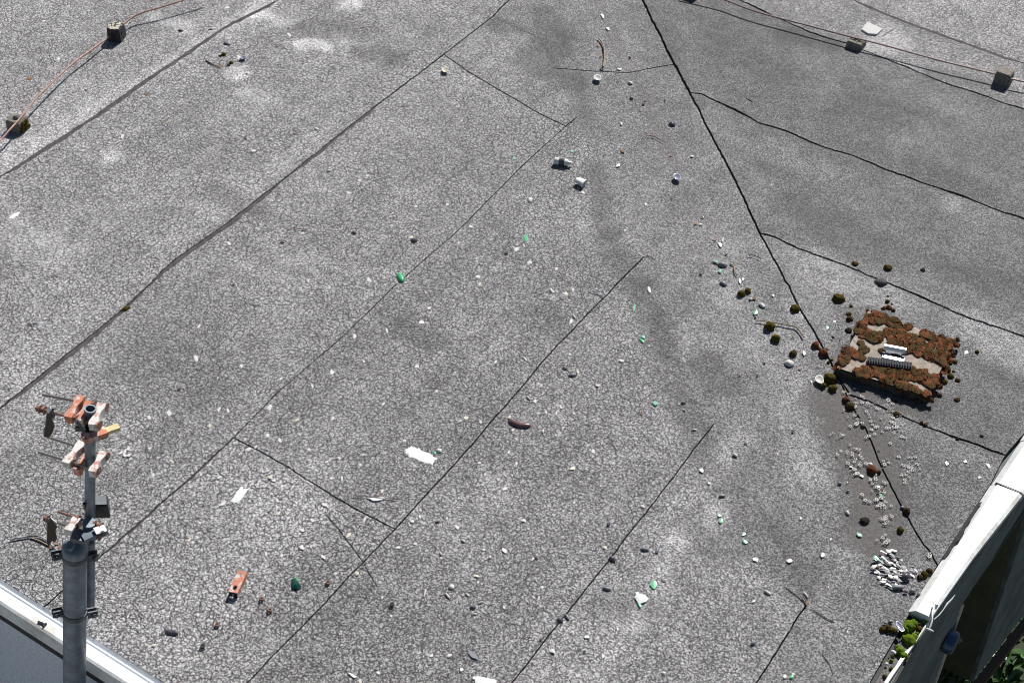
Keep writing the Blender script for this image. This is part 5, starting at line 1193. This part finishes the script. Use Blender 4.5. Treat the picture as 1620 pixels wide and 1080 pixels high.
def collar(py_, wide=.010, ear=True, px_=118.3):
    c = PL(px_, py_); mb = MB(); mb.tube([c-ax*wide, c+ax*wide], R1+.003, 28, True); o = mb.build('collar', 'galv_dark', None, True); local(o, mast)
    rotm = Matrix((side, fwd, ax)).transposed()
    for s in (-1, 1):
        mb = MB()
        for f in (-.010, .010): mb.box(c+side*s*(R1+.018)+fwd*(f+(.02 if s > 0 else -.02)), (.020, .003, wide*1.5), rotm)
        b = c+side*s*(R1+.024)+fwd*(.02 if s > 0 else -.02); mb.tube([b-fwd*.026, b+fwd*.026], .006, 6); mb.tube([b+fwd*.014, b+fwd*.022], .011, 6)
        o = mb.build('collar_ear', 'galv_dark'); local(o, mast)
collar(878, .011); collar(968, .012)
u0, u1 = PL(142, 968, -.075), PL(142.8, 646, -.02)
au = (u1-u0).normalized(); R2 = .0205
mb = MB(); mb.tube([u0, u1], R2, 22, False)
n = 22
local(mb.build('thin_tube', 'galv', None, True), mast)
mb = MB()                                                        # open tube mouth: rim and dark bore
s2, f2 = au.orthogonal().normalized(), None; f2 = au.cross(s2)
vs, fs = [], []
for r, dz in ((R2+.0015, -.03), (R2+.0015, .0), (R2-.004, .0), (R2-.004, -.06)):
    for k in range(n): a = 2*math.pi*k/n; vs.append(u1+s2*r*math.cos(a)+f2*r*math.sin(a)+au*dz)
for l in range(3):
    for k in range(n): fs.append((l*n+k, l*n+(k+1) % n, (l+1)*n+(k+1) % n, (l+1)*n+k))
fs.append(tuple(range(3*n, 4*n))); mb.add(vs, fs); local(mb.build('tube_mouth', 'galv', None, True), mast)

def jaw(parent, x0, y0, x1, y1, z, wide, mat, high=.034, name='jaw'):
    """butterfly shaped clamp jaw between two points of the picture, level at height z"""
    a, b = HZ(x0, y0, z), HZ(x1, y1, z); d = b-a; L = d.length; t = d.normalized(); s = Vector((-t.y, t.x, 0)); h = wide*.40
    ol = [(-.5*L, -h), (-.30*L, -h*1.05), (-.06*L, -h*.66), (.06*L, -h*.66), (.30*L, -h*1.05), (.5*L, -h), (.5*L, h), (.30*L, h*1.05), (.06*L, h*.66), (-.06*L, h*.66), (-.30*L, h*1.05), (-.5*L, h)]
    c = (a+b)/2; mt = Matrix(((t.x, s.x, 0, c.x), (t.y, s.y, 0, c.y), (0, 0, 1, z), (0, 0, 0, 1)))
    mb = MB(); mb.prism(ol, -.004, .0, mt)
    ins = [(x*.93, y*.86) for x, y in ol]; n = len(ol)
    mb2 = MB(); mb2.prism(ol, -high, -.0042, mt); 
    me = mb.mesh(name, mat); o = link(name, me); local(o, mast)
    # side flanges hang down from the top plate
    mf = MB()
    vs = [mt @ Vector((x*q, y*q, zz)) for q, zz in ((1.0, -.0041), (1.0, -high), (.90, -high), (.90, -.0041)) for x, y in ol]
    fs = [(l*n+i, l*n+(i+1) % n, ((l+1) % 4)*n+(i+1) % n, ((l+1) % 4)*n+i) for l in range(4) for i in range(n)]
    mf.add(vs, fs); f = mf.build('jaw_flange', mat); local(f, mast); f.parent = o; f.matrix_parent_inverse = o.matrix_world.inverted() if False else Matrix.Identity(4)
    return o, c, t, s
def rod(x0, y0, x1, y1, z, r=.0052, mat='rod', nuts=()):
    a, b = HZ(x0, y0, z), HZ(x1, y1, z); mb = MB(); mb.tube([a, b], r, 8); o = mb.build('threaded_rod', mat, None, True); local(o, mast)
    t = (b-a).normalized()
    for u in nuts:
        c = a.lerp(b, u); mb = MB(); mb.tube([c-t*.006, c+t*.006], .0125, 6); mb.tube([c+t*.006, c+t*.008], .016, 10); q = mb.build('nut', 'rust'); q.parent = o; q.matrix_parent_inverse = Matrix.Translation(mast.location).inverted() @ Matrix.Translation(mast.location)
    return o
def fix_nested():
    for o in mast.children:
        for c_ in o.children: c_.matrix_parent_inverse = Matrix.Identity(4)
Z1 = PL(142.5, 655).z - .005
jaw(mast, 128, 625, 107, 659, Z1, .038, 'primer'); jaw(mast, 143, 634, 124, 664, Z1-.01, .044, 'primer'); jaw(mast, 161, 637, 146, 671, Z1, .040, 'primer_pale')
rod(67, 624, 170, 644, Z1-.016, .0052, 'rod', (.60, .78, .97)); rod(56, 645, 159, 672, Z1-.016, .0058, 'rust', (.05, .12, .50, .62, .97))
def plate(pts, name, mat, th=.006, off=0.0):
    q = [PL(x, y, off) for x, y in pts]; n = len(q); mb = MB()
    mb.add([p+fwd*th for p in q]+[p-fwd*th for p in q], [tuple(range(n)), tuple(reversed(range(n, 2*n)))]+[(i, (i+1) % n, n+(i+1) % n, n+i) for i in range(n)])
    o = mb.build(name, mat); local(o, mast); return o
plate([(75,650),(80,647),(84,655),(82,662),(86,672),(82,684),(77,690),(69,689),(72,672)], 'hanging_plate', 'olive_plate')
plate([(75,650),(79,644),(87,645),(84,649),(88,655),(84,661),(81,656)], 'plate_fold', 'galv_dark', .004, -.02)
plate([(74,650),(79,643),(81,645),(76,652)], 'plate_edge', 'cap', .008, .004)
# lower arm of the first clamp
a0, a1, a2 = PL(131, 694, .045), PL(168, 682, .030), PL(188, 675, .02)
def bar(p, q, w_, h_, name, mat):
    t = (q-p).normalized(); s = t.cross(Vector((0, 0, 1))).normalized(); u = s.cross(t); mb = MB()
    mb.box((p+q)/2, ((q-p).length/2, w_, h_), Matrix((t, s, u)).transposed()); o = mb.build(name, mat); local(o, mast); return o
bar(a0, a1, .020, .0105, 'clamp_arm', 'primer'); bar(a1, a2, .0135, .008, 'arm_tip', 'yellow')
bar(PL(134, 698, .05), PL(170, 687, .03), .004, .012, 'clamp_arm_rim', 'black')
bar(PL(121, 665, .03), PL(133, 680, .03), .006, .006, 'strut', 'galv_dark'); bar(PL(154, 674, .03), PL(159, 680, .02), .003, .004, 'strut', 'galv_dark')
c = PL(140, 678, .0); mb = MB(); mb.tube([c-au*.012, c+au*.012], R2+.006, 20); local(mb.build('clamp_ring', 'black', None, True), mast)
bar(PL(119, 677, -.02), PL(137, 675, -.02), .010, .010, 'back_bar', 'galv_dark')
# second clamp
Z2 = PL(142, 728).z
jaw(mast, 130, 698, 103, 731, Z2, .040, 'primer_pale'); jaw(mast, 164, 713, 145, 745, Z2, .036, 'primer_pale'); jaw(mast, 138, 718, 120, 742, Z2-.022, .032, 'primer')
rod(75, 691, 172, 722, Z2-.016, .005, 'rod', (.58, .96)); rod(61, 715, 158, 745, Z2-.016, .005, 'rod', (.55, .96))
# floodlight behind the thin tube
fl = empty('floodlight', tuple(PL(158, 800, -.07))); tag(fl, 'small black floodlight fixed behind the thin mast tube', 'floodlight')
rotm = Matrix((side, fwd, Vector((0, 0, 1)))).transposed() @ Matrix.Rotation(R_(12), 3, 'Z')
cc = PL(157, 801, -.07); mb = MB(); mb.box(cc, (.037, .030, .038), rotm); me = mb.mesh('lamp_body', 'black'); bevel(me, .004); local(link('lamp_body', me), fl)
mb = MB(); mb.box(cc+rotm @ Vector((0, .002, .0385)), (.033, .024, .0022), rotm); local(mb.build('lamp_rim', 'galv_dark'), fl)
mb = MB(); mb.tube([cc-side*.030, PL(136, 806, -.05), PL(133, 796, -.03)], .007, 6); local(mb.build('mount_arm', 'black'), fl)
# third clamp, just above the cap of the thick tube
Z3 = PL(142, 832).z
jaw(mast, 122, 818, 108, 838, Z3+.02, .046, 'primer_pale')
rod(93, 809, 160, 832, Z3+.01, .005, 'rust', (.45, .97)); rod(70, 819, 160, 849, Z3-.005, .0055, 'rod', (.03, .55, .96))
plate([(75,825),(81,820),(90,831),(87,838),(90,848),(86,856),(82,853),(77,862),(74,858)], 'hanging_plate', 'olive_plate')
plate([(76,826),(80,818),(90,826),(88,832)], 'plate_fold', 'cap', .004, -.012)
bar(PL(131, 853, .05), PL(168, 836, .03), .020, .014, 'channel_bar', 'galv'); bar(PL(150, 840, .05), PL(167, 834.5, .045), .018, .0018, 'channel_top', 'cap')
bar(PL(113, 846, .02), PL(136, 852, .045), .022, .010, 'channel_bar', 'galv_dark')
c = PL(141, 829); mb = MB(); mb.tube([c-au*.012, c+au*.012], R2+.005, 20); local(mb.build('clamp_ring', 'galv', None, True), mast)
rod(133, 830, 154, 828, c.z, .0055, 'rust', (.8,)); rod(131, 836, 154, 834, c.z-.02, .0055, 'rust', (.85,))
for (x, y) in ((162, 842), (144, 857)):
    b = PL(x, y, .06); mb = MB(); mb.tube([b-fwd*.02, b+fwd*.012], .006, 8); mb.tube([b, b+fwd*.008], .012, 6); local(mb.build('bolt', 'galv_dark'), mast)
fix_nested()
